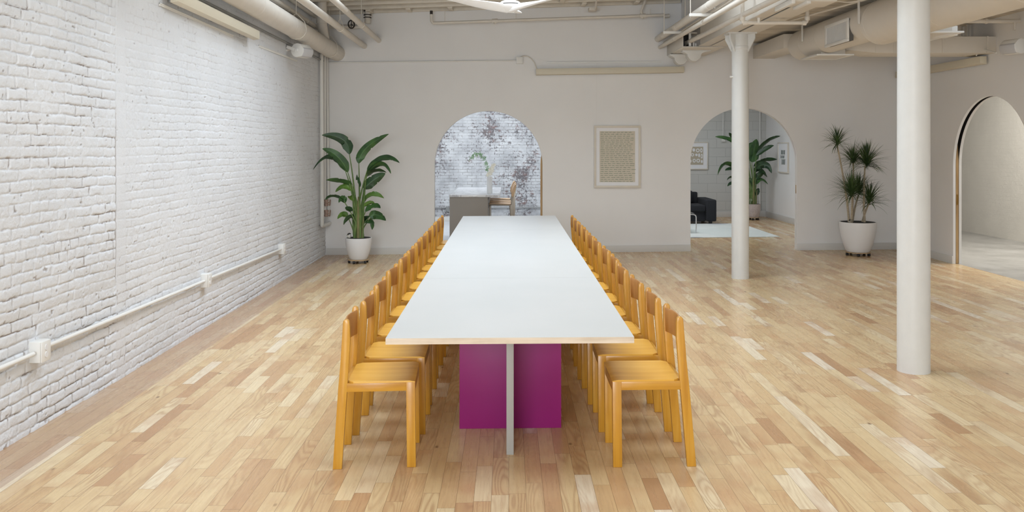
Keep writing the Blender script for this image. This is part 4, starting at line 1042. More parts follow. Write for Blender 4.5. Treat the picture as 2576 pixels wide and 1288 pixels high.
# ------------------------------------------------------------------ ceiling fan
t = thing('ceiling_fan', 'white sculpted three-blade ceiling fan above the table', 'fan', (0.01, 8.0, 3.0))
F = Vector((0.012, 8.0, 2.885))
mb = MB(); mb.lathe([(0,0),(0.02,0.001),(0.05,0.012),(0.082,0.035),(0.098,0.06),(0.098,0.085),(0.08,0.10),(0.045,0.112),(0.03,0.13),(0,0.13)], F, 40); mb.build('hub', M['fan_white'], t)
mb = MB(); mb.lathe([(0.0975,0.070),(0.0995,0.070),(0.0995,0.076),(0.0975,0.076)], F, 40); mb.build('seam_ring', M['dark_metal'], t)
mb = MB(); mb.cyl(F+Vector((0,0,0.12)), F+Vector((0,0,0.98)), 0.026, 20); mb.build('rod', M['fan_white'], t)
for k in range(3):
    an = math.radians(200+120*k); d = Vector((math.cos(an), math.sin(an), 0)); s = Vector((-math.sin(an), math.cos(an), 0))
    mb = MB(); rings = []; N = 18
    for i in range(N+1):
        u = i/N; rr = 0.02+0.64*u; ch = 0.048+0.022*math.sin(PI*min(1, u*1.3))
        if u > 0.88: ch *= max(0.2, 1-((u-0.88)/0.12)**2*0.8)
        thk = 0.034*(1-u)**2+0.005; zc0 = 0.040+0.055*u**1.2; tw = math.radians(16*(1-u)+6)
        ring = []
        for q in range(12):
            b_ = 2*PI*q/12; lx = ch*math.cos(b_); lz = thk*math.sin(b_)
            ring.append(mb.bm.verts.new(F+d*rr+s*(lx*math.cos(tw)+0.04*u*u)+Vector((0,0,zc0+lz+lx*math.sin(tw)))))
        rings.append(ring)
    for a_, b_ in zip(rings, rings[1:]):
        for q in range(12): mb.bm.faces.new((a_[q], a_[(q+1) % 12], b_[(q+1) % 12], b_[q])).smooth = True
    mb.bm.faces.new(rings[0][::-1]); mb.bm.faces.new(rings[-1])
    mb.build('blade', M['fan_white'], t)

# ------------------------------------------------------------------ conduit and outlets on the brick wall
cx = LX+0.035
def wz_(y): return {5.2: 0.446, 8.1: 0.42, 10.8: 0.385}.get(y, 0.44)
runs = [((cx,3.5,0.46),(cx,5.14,0.447), 'white conduit on the brick wall, left of the nearest outlet'), ((cx,5.30,0.458),(cx,8.02,0.425), 'white conduit on the brick wall between the nearest and middle outlets'), ((cx,8.14,0.43),(cx,10.72,0.395), 'white conduit on the brick wall between the middle and farthest outlets')]
for p, q, lab in runs:
    mb = MB(); mb.tube([p, q], 0.0135, 14)
    tag(mb.build('conduit', M['white']), lab, 'conduit')
    a_ = Vector(p); b_ = Vector(q); L = (b_-a_).length
for y, z, lab in ((5.22, 0.448, 'nearest to the camera'), (8.08, 0.425, 'middle one of three'), (10.79, 0.392, 'farthest one of three')):
    t = thing('power_outlet', 'white box outlet on the brick wall, %s' % lab, 'outlet', (LX, y, z), 'box outlets on the brick wall')
    mb = MB(); mb.box(LX-0.01, LX+0.062, y-0.055, y+0.055, z-0.062, z+0.062); mb.build('box', M['white'], t, bevel=0.006)
    mb = MB(); mb.box(LX+0.062, LX+0.070, y-0.052, y+0.052, z-0.062, z+0.060); cov = mb.build('cover', M['white'], t, bevel=0.004)
    for s in (-1, 1):
        mb = MB(); mb.lathe([(0,0),(0.017,0),(0.017,0.004),(0,0.004)], n=20, M=Matrix.Translation((LX+0.069, y, z+s*0.022)) @ Matrix.Rotation(PI/2, 4, 'Y')); mb.build('socket', M['pot'], cov)

# ------------------------------------------------------------------ framed art
def frame_art(name, label, c, w, h, n, paper, mat_w, fw=0.02, dep=0.03, fmat='frame_wood'):
    """n = wall normal; returns thing and a fn mapping (u,v,d) to xyz, u right as seen, v up, d outwards"""
    c = Vector(c); n = Vector(n); r = Vector((-n.y, n.x, 0))
    fn = lambda u, v, d: c+r*u+Vector((0,0,v))+n*d
    t = thing(name, label, 'picture', tuple(c))
    def bx(mb, u0, u1, v0, v1, d0, d1): mb.hexa([fn(u0,v0,d0),fn(u1,v0,d0),fn(u1,v0,d1),fn(u0,v0,d1),fn(u0,v1,d0),fn(u1,v1,d0),fn(u1,v1,d1),fn(u0,v1,d1)])
    mb = MB(); bx(mb,-w/2,w/2,-h/2,-h/2+fw,0.003,dep); bx(mb,-w/2,w/2,h/2-fw,h/2,0.003,dep); bx(mb,-w/2,-w/2+fw,-h/2+fw,h/2-fw,0.003,dep); bx(mb,w/2-fw,w/2,-h/2+fw,h/2-fw,0.003,dep)
    mb.build('frame', M[fmat], t, bevel=0.002)
    mb = MB(); bx(mb,-w/2+fw,w/2-fw,-h/2+fw,h/2-fw,0.004,dep-0.012); mb.build('mat_board', M['mat_board'], t)
    pw, ph = w/2-fw-mat_w, h/2-fw-mat_w
    mb = MB(); bx(mb,-pw,pw,-ph,ph,dep-0.012,dep-0.011); mb.build('sheet', M[paper], t)
    return t, fn, pw, ph, dep-0.0108
x0, x1 = P(1494,0,BY).x, P(1611,0,BY).x; z1, z0 = P(0,316,BY).z, P(0,472,BY).z
t, fn, pw, ph, dd = frame_art('framed_handwriting', 'pale framed sheet of green handwriting on the back wall', ((x0+x1)/2, BY, (z0+z1)/2), x1-x0, z1-z0, (0,-1,0), 'paper', 0.052, 0.034, 0.036)
# r = (-n.y, n.x) -> for n=(0,-1): (1,0,0)
mb = MB(); rw = random.Random(3)
def stroke(mb, pts, w, fn, d):
    for (a, b), (c_, e) in zip(pts, pts[1:]):
        dx, dy = c_-a, e-b; L = math.hypot(dx, dy) or 1; nx, ny = -dy/L*w, dx/L*w
        vs = [mb.bm.verts.new(fn(*p, d)) for p in ((a+nx,b+ny),(a-nx,b-ny),(c_-nx,e-ny),(c_+nx,e+ny))]
        mb.bm.faces.new(vs)
rows = 26
for i in range(rows):
    v = ph-0.018-(2*ph-0.03)*i/(rows-1); u = -pw+0.012+rw.uniform(0,0.006)
    end = pw-rw.uniform(0.01, 0.05)
    while u < end-0.03:
        L = rw.choice((0.042,0.05,0.055,0.072)); n_ = int(L/0.0062); pts = []
        for k in range(n_*2):
            uu = u+L*k/(n_*2); amp = 0.0050 if k % 2 else -0.0036
            if rw.random() < 0.16: amp *= 2.0
            pts.append((uu+(0.0012 if k % 2 else 0), v+amp*rw.uniform(0.6,1.1)))
        stroke(mb, pts, 0.0010, fn, dd); u += L+rw.uniform(0.010,0.016)
mb.build('handwriting', M['ink'], t)
for px in (1500, 1607):
    mb = MB(); a_ = P(px,158,BY-0.012); b_ = P(px,317,BY-0.012); mb.cyl(a_, b_, 0.0012, 5); mb.build('hanging_wire', M['white'], t)
# lounge pictures
zt, zb = P(0,357,19.65).z, P(0,426.5,19.65).z; xr = P(1780.5,0,19.65).x; w = 0.60
t, fn, pw, ph, dd = frame_art('framed_print', 'pale framed taupe print of rounded shapes on the block wall', (xr-w/2, 19.65, (zt+zb)/2), w, zt-zb, (0,-1,0), 'print', 0.085, 0.022, 0.035)
mb = MB(); rw = random.Random(5)
def ring(mb, u, v, ro, ri, sy, fn, d, n=20):
    A_ = [mb.bm.verts.new(fn(u+ro*math.cos(2*PI*k/n), v+ro*sy*math.sin(2*PI*k/n), d)) for k in range(n)]
    if ri <= 0: mb.bm.faces.new(A_); return
    B_ = [mb.bm.verts.new(fn(u+ri*math.cos(2*PI*k/n), v+ri*sy*math.sin(2*PI*k/n), d)) for k in range(n)]
    for k in range(n): mb.bm.faces.new((A_[k], A_[(k+1) % n], B_[(k+1) % n], B_[k]))
for u, v, ro, ri, sy in ((-0.13,0.12,0.045,0.025,1.3),(-0.02,0.13,0.03,0,1.2),(0.07,0.12,0.042,0.024,1.0),(0.15,0.12,0.026,0.012,1.9),(-0.14,0.0,0.035,0,1.2),(-0.05,0.02,0.04,0.02,0.9),(0.04,0.02,0.028,0,1.0),(0.10,0.01,0.022,0,2.0),(0.16,-0.01,0.022,0.010,2.4),(-0.12,-0.12,0.05,0.03,0.9),(-0.01,-0.11,0.035,0.018,1.2),(0.08,-0.11,0.042,0.022,1.0),(0.16,-0.13,0.022,0,1.6)):
    ring(mb, u, v, ro, ri, sy, fn, dd)
mb.build('shapes', M['mat_board'], t)
yc = (5.78*2200/680+5.78*2200/705.7)/2; hh = 0.60; ww = 0.66
t, fn, pw, ph, dd = frame_art('framed_print', 'pale framed dark print on the right-hand lounge wall', (5.78, 18.36, 1.40), ww, hh+0.04, (-1,0,0), 'mat_board', 0.05, 0.022, 0.035)
mb = MB()
for k, (u0, u1, v0, v1) in enumerate(((-0.14,0.14,0.06,0.16),(-0.16,0.10,-0.02,0.05),(-0.10,0.15,-0.15,-0.03))):
    for j in range(5):
        a_ = u0+(u1-u0)*j/5; b_ = a_+(u1-u0)/7; vs = [mb.bm.verts.new(fn(p, q, dd)) for p, q in ((a_,v0),(b_,v0+0.01),(b_+0.01,v1),(a_+0.012,v1-0.015*(j%2)))]; mb.bm.faces.new(vs)
mb.build('shapes', M['print_dark'], t)

# ------------------------------------------------------------------ potted plants
def pot(t, c, r, h, base_r, mat, zfloor, dolly_r):
    """white pot on a wheeled dolly; returns top z"""
    zb = zfloor+0.058
    mb = MB(); k = h
    outer = [(0,zb),(base_r*0.96,zb),(base_r,zb+0.008)]
    for i in range(1, 13):
        u = i/12; outer.append((base_r+(r-base_r)*math.sin(u*PI/2)**0.85, zb+0.008+(h-0.008)*u))
    inner = [(r-0.014, zb+h), (r-0.02, zb+h-0.05), (r-0.03, zb+h-0.09)]
    mb.lathe(outer+inner, (c[0],c[1],0), 48); mb.build('pot', M[mat], t)
    mb = MB(); mb.lathe([(0,zb+h-0.004),(r*0.5,zb+h-0.002),(r*0.9,zb+h-0.005),(r-0.015,zb+h-0.003),(r-0.017,zb+h-0.03)], (c[0],c[1],0), 32); mb.build('soil', M['soil'], t)
    mb = MB(); mb.lathe([(0,zb-0.014),(dolly_r,zb-0.014),(dolly_r,zb-0.002),(0,zb-0.002)], (c[0],c[1],0), 36); dolly = mb.build('dolly', M['dolly_wood'], t)
    for q in range(5):
        an = 2*PI*q/5-1.9; x = c[0]+(dolly_r-0.02)*math.cos(an); y = c[1]+(dolly_r-0.02)*math.sin(an)
        mb = MB(); mb.tube([(x-0.016,y,zfloor+0.0225),(x+0.016,y,zfloor+0.0225)], 0.0225, 16); mb.cyl((x,y,zfloor+0.03),(x,y,zb-0.014),0.009,10); mb.build('caster', M['black'], dolly, bevel=0.002)
    return zb+h
def leaf(mb, B, C, T_, wimg, wreal, k=0, wave=0.0, notch=False):
    """blade along a quadratic curve; wimg = half width seen from the front, wreal true half width"""
    N = 30; rr = random.Random(k*13+1); uvl = mb.bm.loops.layers.uv.new('UVMap'); uvc = {}
    cosf = min(1, wimg/wreal); sinf = math.sqrt(max(0, 1-cosf*cosf))*(1 if k % 2 else -1)
    ph1, ph2 = rr.uniform(0, 6), rr.uniform(0, 6); tear = {rr.randrange(9, N-3): rr.choice((-1, 1)) for _ in range(2)} if notch and wreal > 0.03 else {}
    rows = []
    for i in range(N+1):
        u = i/N; p = B*(1-u)**2+C*2*u*(1-u)+T_*u*u; tg = ((C-B)*(1-u)+(T_-C)*u).normalized()
        side = Vector((tg.z, 0, -tg.x)); side = side.normalized() if side.length > 1e-4 else Vector((1,0,0))
        wd = (side*cosf+Vector((0,1,0))*sinf); wd = (wd-tg*wd.dot(tg)).normalized(); nm = tg.cross(wd).normalized()
        if nm.z < 0: nm = -nm
        w = wreal*min(1, (u/0.20+0.02))**0.55*(max(0.0, 1-u**3.2)**0.8+0.03)
        row = []
        for q in range(-4, 5):
            f = q/4; sg = 1 if q > 0 else -1
            wob = 0.10*w*math.sin(u*9+sg*1.3+ph1)*f*f+0.035*w*math.sin(u*26+ph2+sg)*abs(f)**3
            nf = 0.78 if (i in tear and sg == tear[i] and abs(q) == 4) else 1.0
            pass
            v = mb.bm.verts.new(p+wd*(w*f*nf)+nm*(w*(abs(f)**1.5)*0.26+wob-0.0025*(q == 0))); uvc[v] = (f*0.5+0.5, u)
            row.append(v)
        rows.append(row)
    for a_, b_ in zip(rows, rows[1:]):
        for q in range(8):
            fc = mb.bm.faces.new((a_[q], a_[q+1], b_[q+1], b_[q])); fc.smooth = True
            for lp in fc.loops: lp[uvl].uv = uvc[lp.vert]
def palm(t, c, z_soil, Y0, leaves, foot_px, spread, xmax=99):
    for k, (dx, dy_, hh, r0) in enumerate(((-0.035,0.0,0.42,0.024),(0.0,-0.03,0.62,0.026),(0.035,0.01,0.5,0.024),(0.055,-0.02,0.34,0.017),(-0.06,-0.01,0.30,0.016),(0.01,0.03,0.55,0.022))):
        x, y = c[0]+dx, c[1]+dy_; mb = MB()
        mb.tube([(x, y, z_soil-0.02), (x+dx*0.15, y, z_soil+hh*0.4), (x+dx*0.3, y, z_soil+hh*0.8), (x+dx*0.45, y, z_soil+hh)], r0, 10, radii=[r0, r0*0.9, r0*0.7, r0*0.25]); mb.build('stem', M['stem_base'] if k % 2 else M['stalk'], t)
    """leaves: (bx,by, mx,my, tx,ty, half width px, shade)"""
    s = Y0/FPX; rr = random.Random(11)
    for k, (bx_, by_, mx_, my_, tx_, ty_, wpx, sh) in enumerate(leaves):
        dy = rr.uniform(-0.10, 0.10)
        B = P(bx_, by_, Y0+dy*0.6); Tp = P(tx_, ty_, Y0+dy*0.6+rr.uniform(-0.16, 0.05)); Mm = P(mx_, my_, Y0+dy*0.6+rr.uniform(-0.08,0.04))
        if Tp.x > xmax: Tp = P(tx_, ty_, xmax*FPX/(tx_-VPX))
        if Mm.x > xmax: Mm = P(mx_, my_, xmax*FPX/(mx_-VPX))
        C_ = Mm*2-(B+Tp)*0.5
        L = (Tp-B).length; wreal = max(wpx*s, min(0.30*L, 0.085)*0.72)
        mb = MB(); leaf(mb, B, C_, Tp, wpx*s, wreal, k, 0.12, True)
        lf = mb.build('leaf', M[{'d':'leaf_dark','m':'leaf','l':'leaf_light'}[sh]], t)
        fx = c[0]+rr.uniform(-1, 1)*spread; fy = c[1]+rr.uniform(-0.6, 0.6)*spread
        f0 = Vector((fx, fy, z_soil-0.03)); mid = f0*0.45+B*0.55; mid.x = fx*0.75+B.x*0.25; mid.y = fy*0.6+B.y*0.4
        pts = [f0*(1-u)**2+mid*2*u*(1-u)+B*u*u for u in [i/8 for i in range(9)]]
        r0 = 0.012 if by_ > 500 and Y0 < 15 else 0.022
        mb = MB(); mb.tube(pts, 0.01, 8, radii=[lerp(r0, 0.0055, i/8) for i in range(9)]); mb.build('stem', M['stalk'], t)
def globe(p, r, label):
    mb = MB(); mb.sphere(p, r, 20); mb.cyl(Vector(p)-Vector((0,0,r*1.9)), Vector(p)-Vector((0,0,r*0.9)), r*0.22, 10)
    tag(mb.build('watering_globe', M['glass']), label, 'watering globe', 'glass watering globes in the plant pots')
c1 = (-2.156, 12.55)
t = thing('bird_of_paradise_plant', 'big-leaved green plant in a white pot in the corner by the brick wall', 'plant', (c1[0], c1[1], fz(c1[0])))
ztop = pot(t, c1, 0.191, 0.305, 0.125, 'pot', fz(c1[0]), 0.155)
LV1 = [(879,388,862,351,809.5,340,13,'d'),(902.7,411,922,372,978,337,11,'m'),(874.7,433,849,394,811,374,12,'m'),(868.5,428,829,396,787.8,427,6,'d'),
 (923.7,428,964,399,1005,410,7,'d'),(924,436,957,413,983.5,437,7,'m'),(915,475,941,452,969.5,436,13,'d'),(921,444,946,431,972,434,5,'d'),
 (886,469,858,457,820,453,7,'m'),(889,478,866,470,843.7,483,7,'l'),(896,500,885,496,877,493,8,'l'),(868,511,862,499,852,510,8,'m'),(866,507,840,495,818.6,502,4,'d'),
 (887,530,877,525,868,523,6,'d'),(893,546,877,548,864.4,566,5,'d'),(874.5,545,862,539,849,551,7,'l'),(912,511,937,490,966,499,6,'l'),(915,520,931,510,942,513,5,'l'),
 (919.6,533,940,519,957,524,6,'m'),(929,545,950,541,971,555,11,'m'),(932,548,935,562,936,578,4,'m'),(910,548,919,549,929,543,6,'d'),(915,561,926,558,942,562,4,'m'),(899,552,889,545,876,546,6,'d'),(905,470,900,452,897,440,4,'m')]
palm(t, c1, ztop-0.03, 12.55, LV1, 902, 0.07)
globe(P(879, 592, 12.47), 0.036, 'clear glass globe in the corner plant\'s pot')

c3 = (P(1893, 0, 18.9).x, 18.85)
t = thing('bird_of_paradise_plant', 'big-leaved green plant in a stone pot in the lounge beyond the arch', 'plant', (c3[0], c3[1], fz(c3[0])))
ztop = pot(t, c3, 0.155, 0.285, 0.12, 'stone_pot', fz(c3[0]), 0.13)
LV3 = [(1891,408,1897,378,1903,350,14,'m'),(1903,388,1929,357,1963,342,5,'d'),(1902,392,1928,374,1947,366,5,'d'),(1896,418,1923,404,1955,401,5,'d'),(1902,424,1925,415,1941,436,9,'d'),
 (1902,449,1914,437,1924,433,7,'d'),(1903,464,1914,452,1932,464,4,'m'),(1901,492,1906,480,1911,476,6,'d'),(1852,425,1824,413,1805.6,441,5,'m'),(1862,370,1834,351,1799,344,6,'m'),(1860,372,1846,350,1834,334,5,'d'),
 (1858,432,1840,426,1824,429,4,'d'),(1860,452,1842,446,1829,453,4,'d'),(1862,470,1846,460,1830,469,4,'d'),(1885,400,1884,378,1893,358,12,'m'),(1880,395,1866,370,1852,352,9,'d'),(1897,430,1912,428,1930,446,6,'d'),(1898,470,1890,455,1880,450,6,'d')]
palm(t, c3, ztop-0.03, 18.85, LV3, 1893, 0.06, 5.68)
globe(P(1887, 503, 18.76), 0.04, 'clear glass globe in the lounge plant\'s pot')

c2 = (P(2158,0,12.82).x, 12.82)
t = thing('dracaena_plant', 'spiky dracaena with bare canes in a wide white pot by the back wall', 'plant', (c2[0], c2[1], fz(c2[0])))
ztop = pot(t, c2, 0.258, 0.435, 0.165, 'pot', fz(c2[0]), 0.175)
def rosette(head, n, L, seed, up=0.5):
    rr = random.Random(seed); mb = MB()
    for k in range(n):
        an = 2*PI*(k*0.618)+rr.uniform(-0.2,0.2); el = math.radians(rr.uniform(-12, 86)) if k > n*0.25 else math.radians(rr.uniform(40, 88))
        d = Vector((math.cos(an)*math.cos(el), math.sin(an)*math.cos(el)*0.85, math.sin(el))).normalized()
        LL = L*rr.uniform(0.85, 1.38)*(0.9 if el > 1.0 else 1.0); hw_ = rr.uniform(0.0056, 0.0088); N = 7
        side = d.cross(Vector((0,0,1))); side = side.normalized() if side.length > 0.05 else Vector((1,0,0))
        p = Vector(head)+Vector((0,0,rr.uniform(-0.06, 0.03))); dr = rr.uniform(0.5, 1.6)*0.15; prev = None; dd_ = d.copy()
        for i in range(N+1):
            u = i/N; w_ = hw_*(1-u**2.2)*(0.55+0.45*min(1, u*5))
            up_ = side.cross(dd_).normalized()
            row = [mb.bm.verts.new(p+side*w_), mb.bm.verts.new(p-up_*w_*0.35), mb.bm.verts.new(p-side*w_)]
            if prev:
                mb.bm.faces.new((prev[0], prev[1], row[1], row[0])); mb.bm.faces.new((prev[1], prev[2], row[2], row[1]))
            prev = row; p = p+dd_*LL/N; dd_ = (dd_+Vector((0,0,-dr*(0.35+u)))).normalized()
    return mb
YD = 12.82
heads = [(2106,352,100,0.24,-0.03),(2146,396,120,0.27,0.05),(2180,404,210,0.31,-0.04),(2142,480,190,0.33,-0.08),(2187,500,130,0.29,0.02),(2162,474,100,0.28,0.08)]
for k, (px, py, n, L, dy) in enumerate(heads):
    rosette(P(px, py+6, YD+dy), n, L, 30+k).build('leaf_rosette', M['spiky'], t)
for (px, py, bx_, dy) in ((2106,366,2134,-0.03),(2147,410,2147,0.05),(2176,418,2172,-0.04),(2144,500,2136,-0.08),(2186,512,2170,0.02),(2160,490,2150,0.08)):
    H_ = P(px, py, YD+dy); B_ = Vector((P(bx_,0,YD).x, YD+dy*1.2, ztop-0.05)); 
    if py < 400: mid = P(2127, 480, YD+dy)
    else: mid = (H_+B_)*0.5+Vector((random.uniform(-0.015,0.015), 0, 0))
    C_ = mid*2-(H_+B_)*0.5
    pts = [B_*(1-u)**2+C_*2*u*(1-u)+H_*u*u for u in [i/8 for i in range(9)]]
    MB().tube(pts, 0.012, 8, radii=[lerp(0.019,0.011,i/8) for i in range(9)]).build('cane', M['cane'], t)
globe(P(2140, 556, 12.72), 0.03, 'clear glass globe in the spiky plant\'s pot')

# ------------------------------------------------------------------ kitchen
ix0, ix1 = -0.945, -0.14; iy0, iy1 = 13.85, 16.35
t = thing('kitchen_island', 'taupe kitchen island with a veined marble top beyond the left arch', 'kitchen island', ((ix0+ix1)/2, 15.1, 0))
mb = MB(); mb.box(ix0+0.005, -0.335, iy0+0.02, iy1-0.03, -0.012, 0.842); mb.build('cabinet', M['island'], t, bevel=0.002)
mb = MB(); mb.box(-0.336, -0.328, iy0+0.06, iy0+0.62, 0.1, 0.80); mb.box(-0.336, -0.328, iy0+0.66, iy0+1.25, 0.1, 0.80); mb.build('panel', M['island'], t, bevel=0.002)
mb = MB(); mb.box(-0.330, -0.322, iy0+0.20, iy0+0.26, 0.66, 0.74); mb.build('socket', M['vent_dark'], t)
mb = MB(); mb.box(ix0, ix1, iy0, iy1, 0.842, 0.876); mb.build('countertop', M['marble'], t, bevel=0.003)
def make_stool():
    """faces -X, origin on the floor under the seat middle"""
    t = thing('bar_stool', '', 'bar stool')
    sh = 0.70
    # moulded plywood seat: side profile rolled at front
    pr = [(-0.19,sh-0.05),(-0.185,sh-0.022),(-0.165,sh-0.006),(-0.13,sh),(0.0,sh-0.004),(0.16,sh-0.010),(0.19,sh-0.008),(0.19,sh-0.020),(0.16,sh-0.022),(0,sh-0.016),(-0.13,sh-0.012),(-0.158,sh-0.018),(-0.174,sh-0.03),(-0.178,sh-0.05)]
    mb = MB(); mb.prism(pr, -0.19, 0.19, lambda a, b, d: (a, d, b)); mb.build('seat', M['stool_ply'], t, local=True)
    pr = [(0.195,sh+0.14),(0.215,sh+0.22),(0.245,sh+0.29),(0.275,sh+0.315),(0.285,sh+0.30),(0.262,sh+0.20),(0.225,sh+0.10),(0.205,sh+0.11)]
    mb = MB(); mb.prism(pr, -0.18, 0.18, lambda a, b, d: (a, d, b)); mb.build('backrest', M['stool_ply'], t, bevel=0.003, local=True)
    for s in (-1, 1):
        y0, y1 = s*0.175, s*0.15
        mb = MB(); mb.prism([(0.20,sh-0.02),(0.24,sh+0.16),(0.262,sh+0.24),(0.275,sh+0.24),(0.262,sh+0.10),(0.262,sh-0.10),(0.245,0.0),(0.225,0.0),(0.17,sh-0.06)], y0, y1, lambda a, b, d: (a, d, b)); mb.build('leg', M['stool_metal'], t, bevel=0.002, local=True)
        mb = MB(); mb.tube([(-0.165,(y0+y1)/2,0),(-0.165,(y0+y1)/2,sh-0.06),(-0.155,(y0+y1)/2,sh-0.04),(-0.13,(y0+y1)/2,sh-0.03),(0.2,(y0+y1)/2,sh-0.035)], 0.012, 10); mb.build('leg', M['stool_metal'], t, local=True)
    mb = MB(); mb.tube([(-0.165,-0.16,0.28),(-0.165,0.16,0.28)], 0.009, 8); mb.build('footrest', M['stool_metal'], t, local=True)
    return t
s0 = make_stool()
for i, (x, y, lab) in enumerate(((-0.155, 14.75, 'oak plywood bar stool nearest the camera at the island'), (-0.155, 15.30, 'oak plywood bar stool, middle of three at the island'), (-0.17, 15.95, 'oak plywood bar stool, farthest of three at the island'))):
    o = s0 if i == 0 else copy_tree(s0); o.location = (x, y, fz(x)); tag(o, lab, 'bar stool', 'bar stools at the island')
# vase with branch and orchid
vx, vy = P(1231.7,0,14.3).x, 14.3
t = thing('flower_vase', 'tall ribbed white vase of orchid and green sprig on the island', 'vase', (vx, vy, 0.876))
mb = MB(); n = 48
for_r = [(0.040,0.0),(0.044,0.01),(0.044,0.26),(0.043,0.275),(0.038,0.275),(0.038,0.03)]
mb.lathe([(0,0)]+for_r, (vx,vy,0.876), 144)
for v in mb.bm.verts:
    d = Vector((v.co.x-vx, v.co.y-vy)); 
    if d.length > 0.03:
        an = math.atan2(d.y, d.x); f = 1+0.03*math.cos(an*24); v.co.x = vx+d.x*f; v.co.y = vy+d.y*f
mb.build('vessel', M['vase'], t)
o = MB(); top = Vector((vx, vy, 1.12))
pts = [top, P(1226,430,14.3), P(1224,415,14.3), P(1218,398,14.3), P(1208,386,14.3), P(1194,384,14.25), P(1184,396,14.2)]
o.tube(pts, 0.0025, 6)
rr = random.Random(4)
for i in range(1, len(pts)-1):
    for k in range(26):
        u = rr.random(); p = pts[i]*(1-u)+pts[i+1]*u; d = Vector((rr.uniform(-1,1), rr.uniform(-1,1), rr.uniform(-1,0.7))).normalized()*rr.uniform(0.03,0.075)
        if i > 3: d.z -= 0.03
        q = p+d; s_ = d.cross(Vector((0,1,0.2))).normalized()*0.006; m_ = (p+q)/2
        o.bm.faces.new([o.bm.verts.new(v) for v in (p, m_+s_, q, m_-s_)])
o.build('green_sprig', M['sprig'], t)
o = MB(); pts = [top, P(1233,430,14.28), P(1237,418,14.28), P(1243,412,14.28)]
o.tube(pts, 0.003, 6)
for k in range(12):
    u = k/11; cpt = P(1231+10*u+rr.uniform(-4,4), 441-26*u+rr.uniform(-1,1), 14.27+rr.uniform(-0.03,0.03))
    for j in range(5):
        an = 2*PI*j/5+k; e = Vector((math.cos(an), -0.35, math.sin(an))).normalized(); s_ = e.cross(Vector((0,1,0))).normalized()
        L = 0.034; vs = [o.bm.verts.new(v) for v in (cpt, cpt+e*L*0.5+s_*L*0.36, cpt+e*L+s_*L*0.12, cpt+e*L-s_*L*0.12, cpt+e*L*0.5-s_*L*0.36)]
        o.bm.faces.new(vs)
f_ = o.build('orchid', M['petal'], t); f_['label'] = 'white and yellow orchid blossoms'
# conduit and box on the kitchen wall
kz = P(0, 523.5, 19.18).z
tag(MB().tube([(-2.9,19.175,kz),(1.55,19.175,kz+0.01)], 0.012, 10).build('conduit', M['grey_metal']), 'grey conduit low on the worn kitchen brick wall', 'conduit')
q = P(1125.5,526,19.18); mb = MB(); mb.box(q.x-0.035,q.x+0.035,19.13,19.2,q.z-0.055,q.z+0.055); tag(mb.build('outlet_box', M['grey_metal'], bevel=0.003), 'grey outlet box on the worn kitchen brick wall', 'outlet')

# ------------------------------------------------------------------ lounge
t = thing('sofa', 'black fabric sofa with a boxy arm beyond the lounge arch', 'sofa', (3.3, 18.4, fz(3.3)))
def cush(x0,x1,y0,y1,z0,z1,name,bev=0.03):
    mb = MB(); mb.box(x0,x1,y0,y1,z0,z1); return mb.build(name, M['sofa'], t, bevel=bev, seg=4)
cush(4.045, 4.255, 17.9, 18.85, 0.10, 0.545, 'arm')
cush(2.2, 2.41, 17.9, 18.85, 0.08, 0.53, 'arm')
cush(2.41, 4.045, 17.98, 18.85, 0.09, 0.30, 'base', 0.015)
cush(2.42, 3.225, 17.92, 18.62, 0.30, 0.43, 'seat_cushion'); cush(3.235, 4.04, 17.92, 18.62, 0.30, 0.43, 'seat_cushion')
cush(2.42, 3.225, 18.5, 18.78, 0.43, 0.70, 'back_cushion', 0.05); cush(3.235, 3.90, 18.5, 18.78, 0.43, 0.70, 'back_cushion', 0.05)
cush(2.41, 4.045, 18.72, 18.86, 0.09, 0.66, 'back')
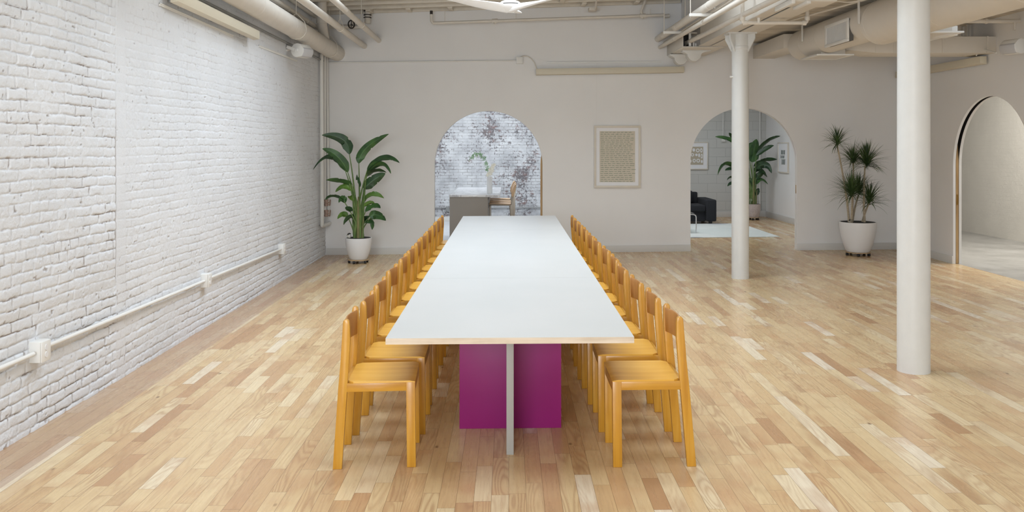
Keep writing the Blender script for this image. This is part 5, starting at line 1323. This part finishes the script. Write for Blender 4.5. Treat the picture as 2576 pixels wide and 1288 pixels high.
for x in (2.3, 4.15):
    for y in (18.0, 18.75): mb = MB(); mb.box(x-0.03, x+0.03, y-0.03, y+0.03, fz(x)+0.012, 0.11); mb.build('foot', M['black'], t)
mb = MB(); a_, b_ = 2.1, 4.76; y0, y1 = 15.37, 17.95; 
mb.hexa([(a_,y0,fz(a_)),(b_,y0,fz(b_)),(b_,y1,fz(b_)),(a_,y1,fz(a_)),(a_,y0,fz(a_)+0.011),(b_,y0,fz(b_)+0.011),(b_,y1,fz(b_)+0.011),(a_,y1,fz(a_)+0.011)])
tag(mb.build('rug', M['rug']), 'pale green-grey rug on the lounge floor', 'rug')
t = thing('coffee_table', 'low chrome-framed glass table on the lounge rug, mostly behind the wall', 'table', (3.1, 16.6, 0.03))
xr_, xl_ = 3.46, 2.86
for y in (16.15, 16.95):
    mb = MB(); zf = 0.047; zt_ = 0.385
    mb.tube([(xr_,y,zf),(xr_,y,zt_-0.05),(xr_-0.012,y,zt_-0.018),(xr_-0.05,y,zt_),(xl_+0.05,y,zt_),(xl_+0.012,y,zt_-0.018),(xl_,y,zt_-0.05),(xl_,y,zf-0.006)], 0.011, 12); mb.build('leg_frame', M['chrome'], t)
mb = MB(); mb.tube([(xl_+0.1,16.15,0.385),(xl_+0.1,16.95,0.385)], 0.009, 8); mb.tube([(xr_-0.1,16.15,0.385),(xr_-0.1,16.95,0.385)], 0.009, 8); mb.build('rail', M['chrome'], t)
mb = MB(); mb.box(xl_+0.03, xr_-0.03, 16.12, 16.98, 0.397, 0.407); mb.build('glass_top', M['glass'], t, bevel=0.002)
xx = P(1819.5,0,19.63).x; mb = MB(); mb.tube([(xx,19.635,3.3),(xx,19.635,1.86)], 0.012, 8); mb.box(xx-0.035,xx+0.035,19.60,19.65,1.74,1.87)
tag(mb.build('conduit', M['white']), 'white conduit ending in a box on the lounge block wall, left of its plant', 'conduit')
xx = P(1912,0,19.63).x; tag(MB().tube([(xx,19.635,3.3),(xx,19.635,0.15)], 0.014, 8).build('conduit', M['white']), 'white conduit down the lounge block wall near the corner', 'conduit')
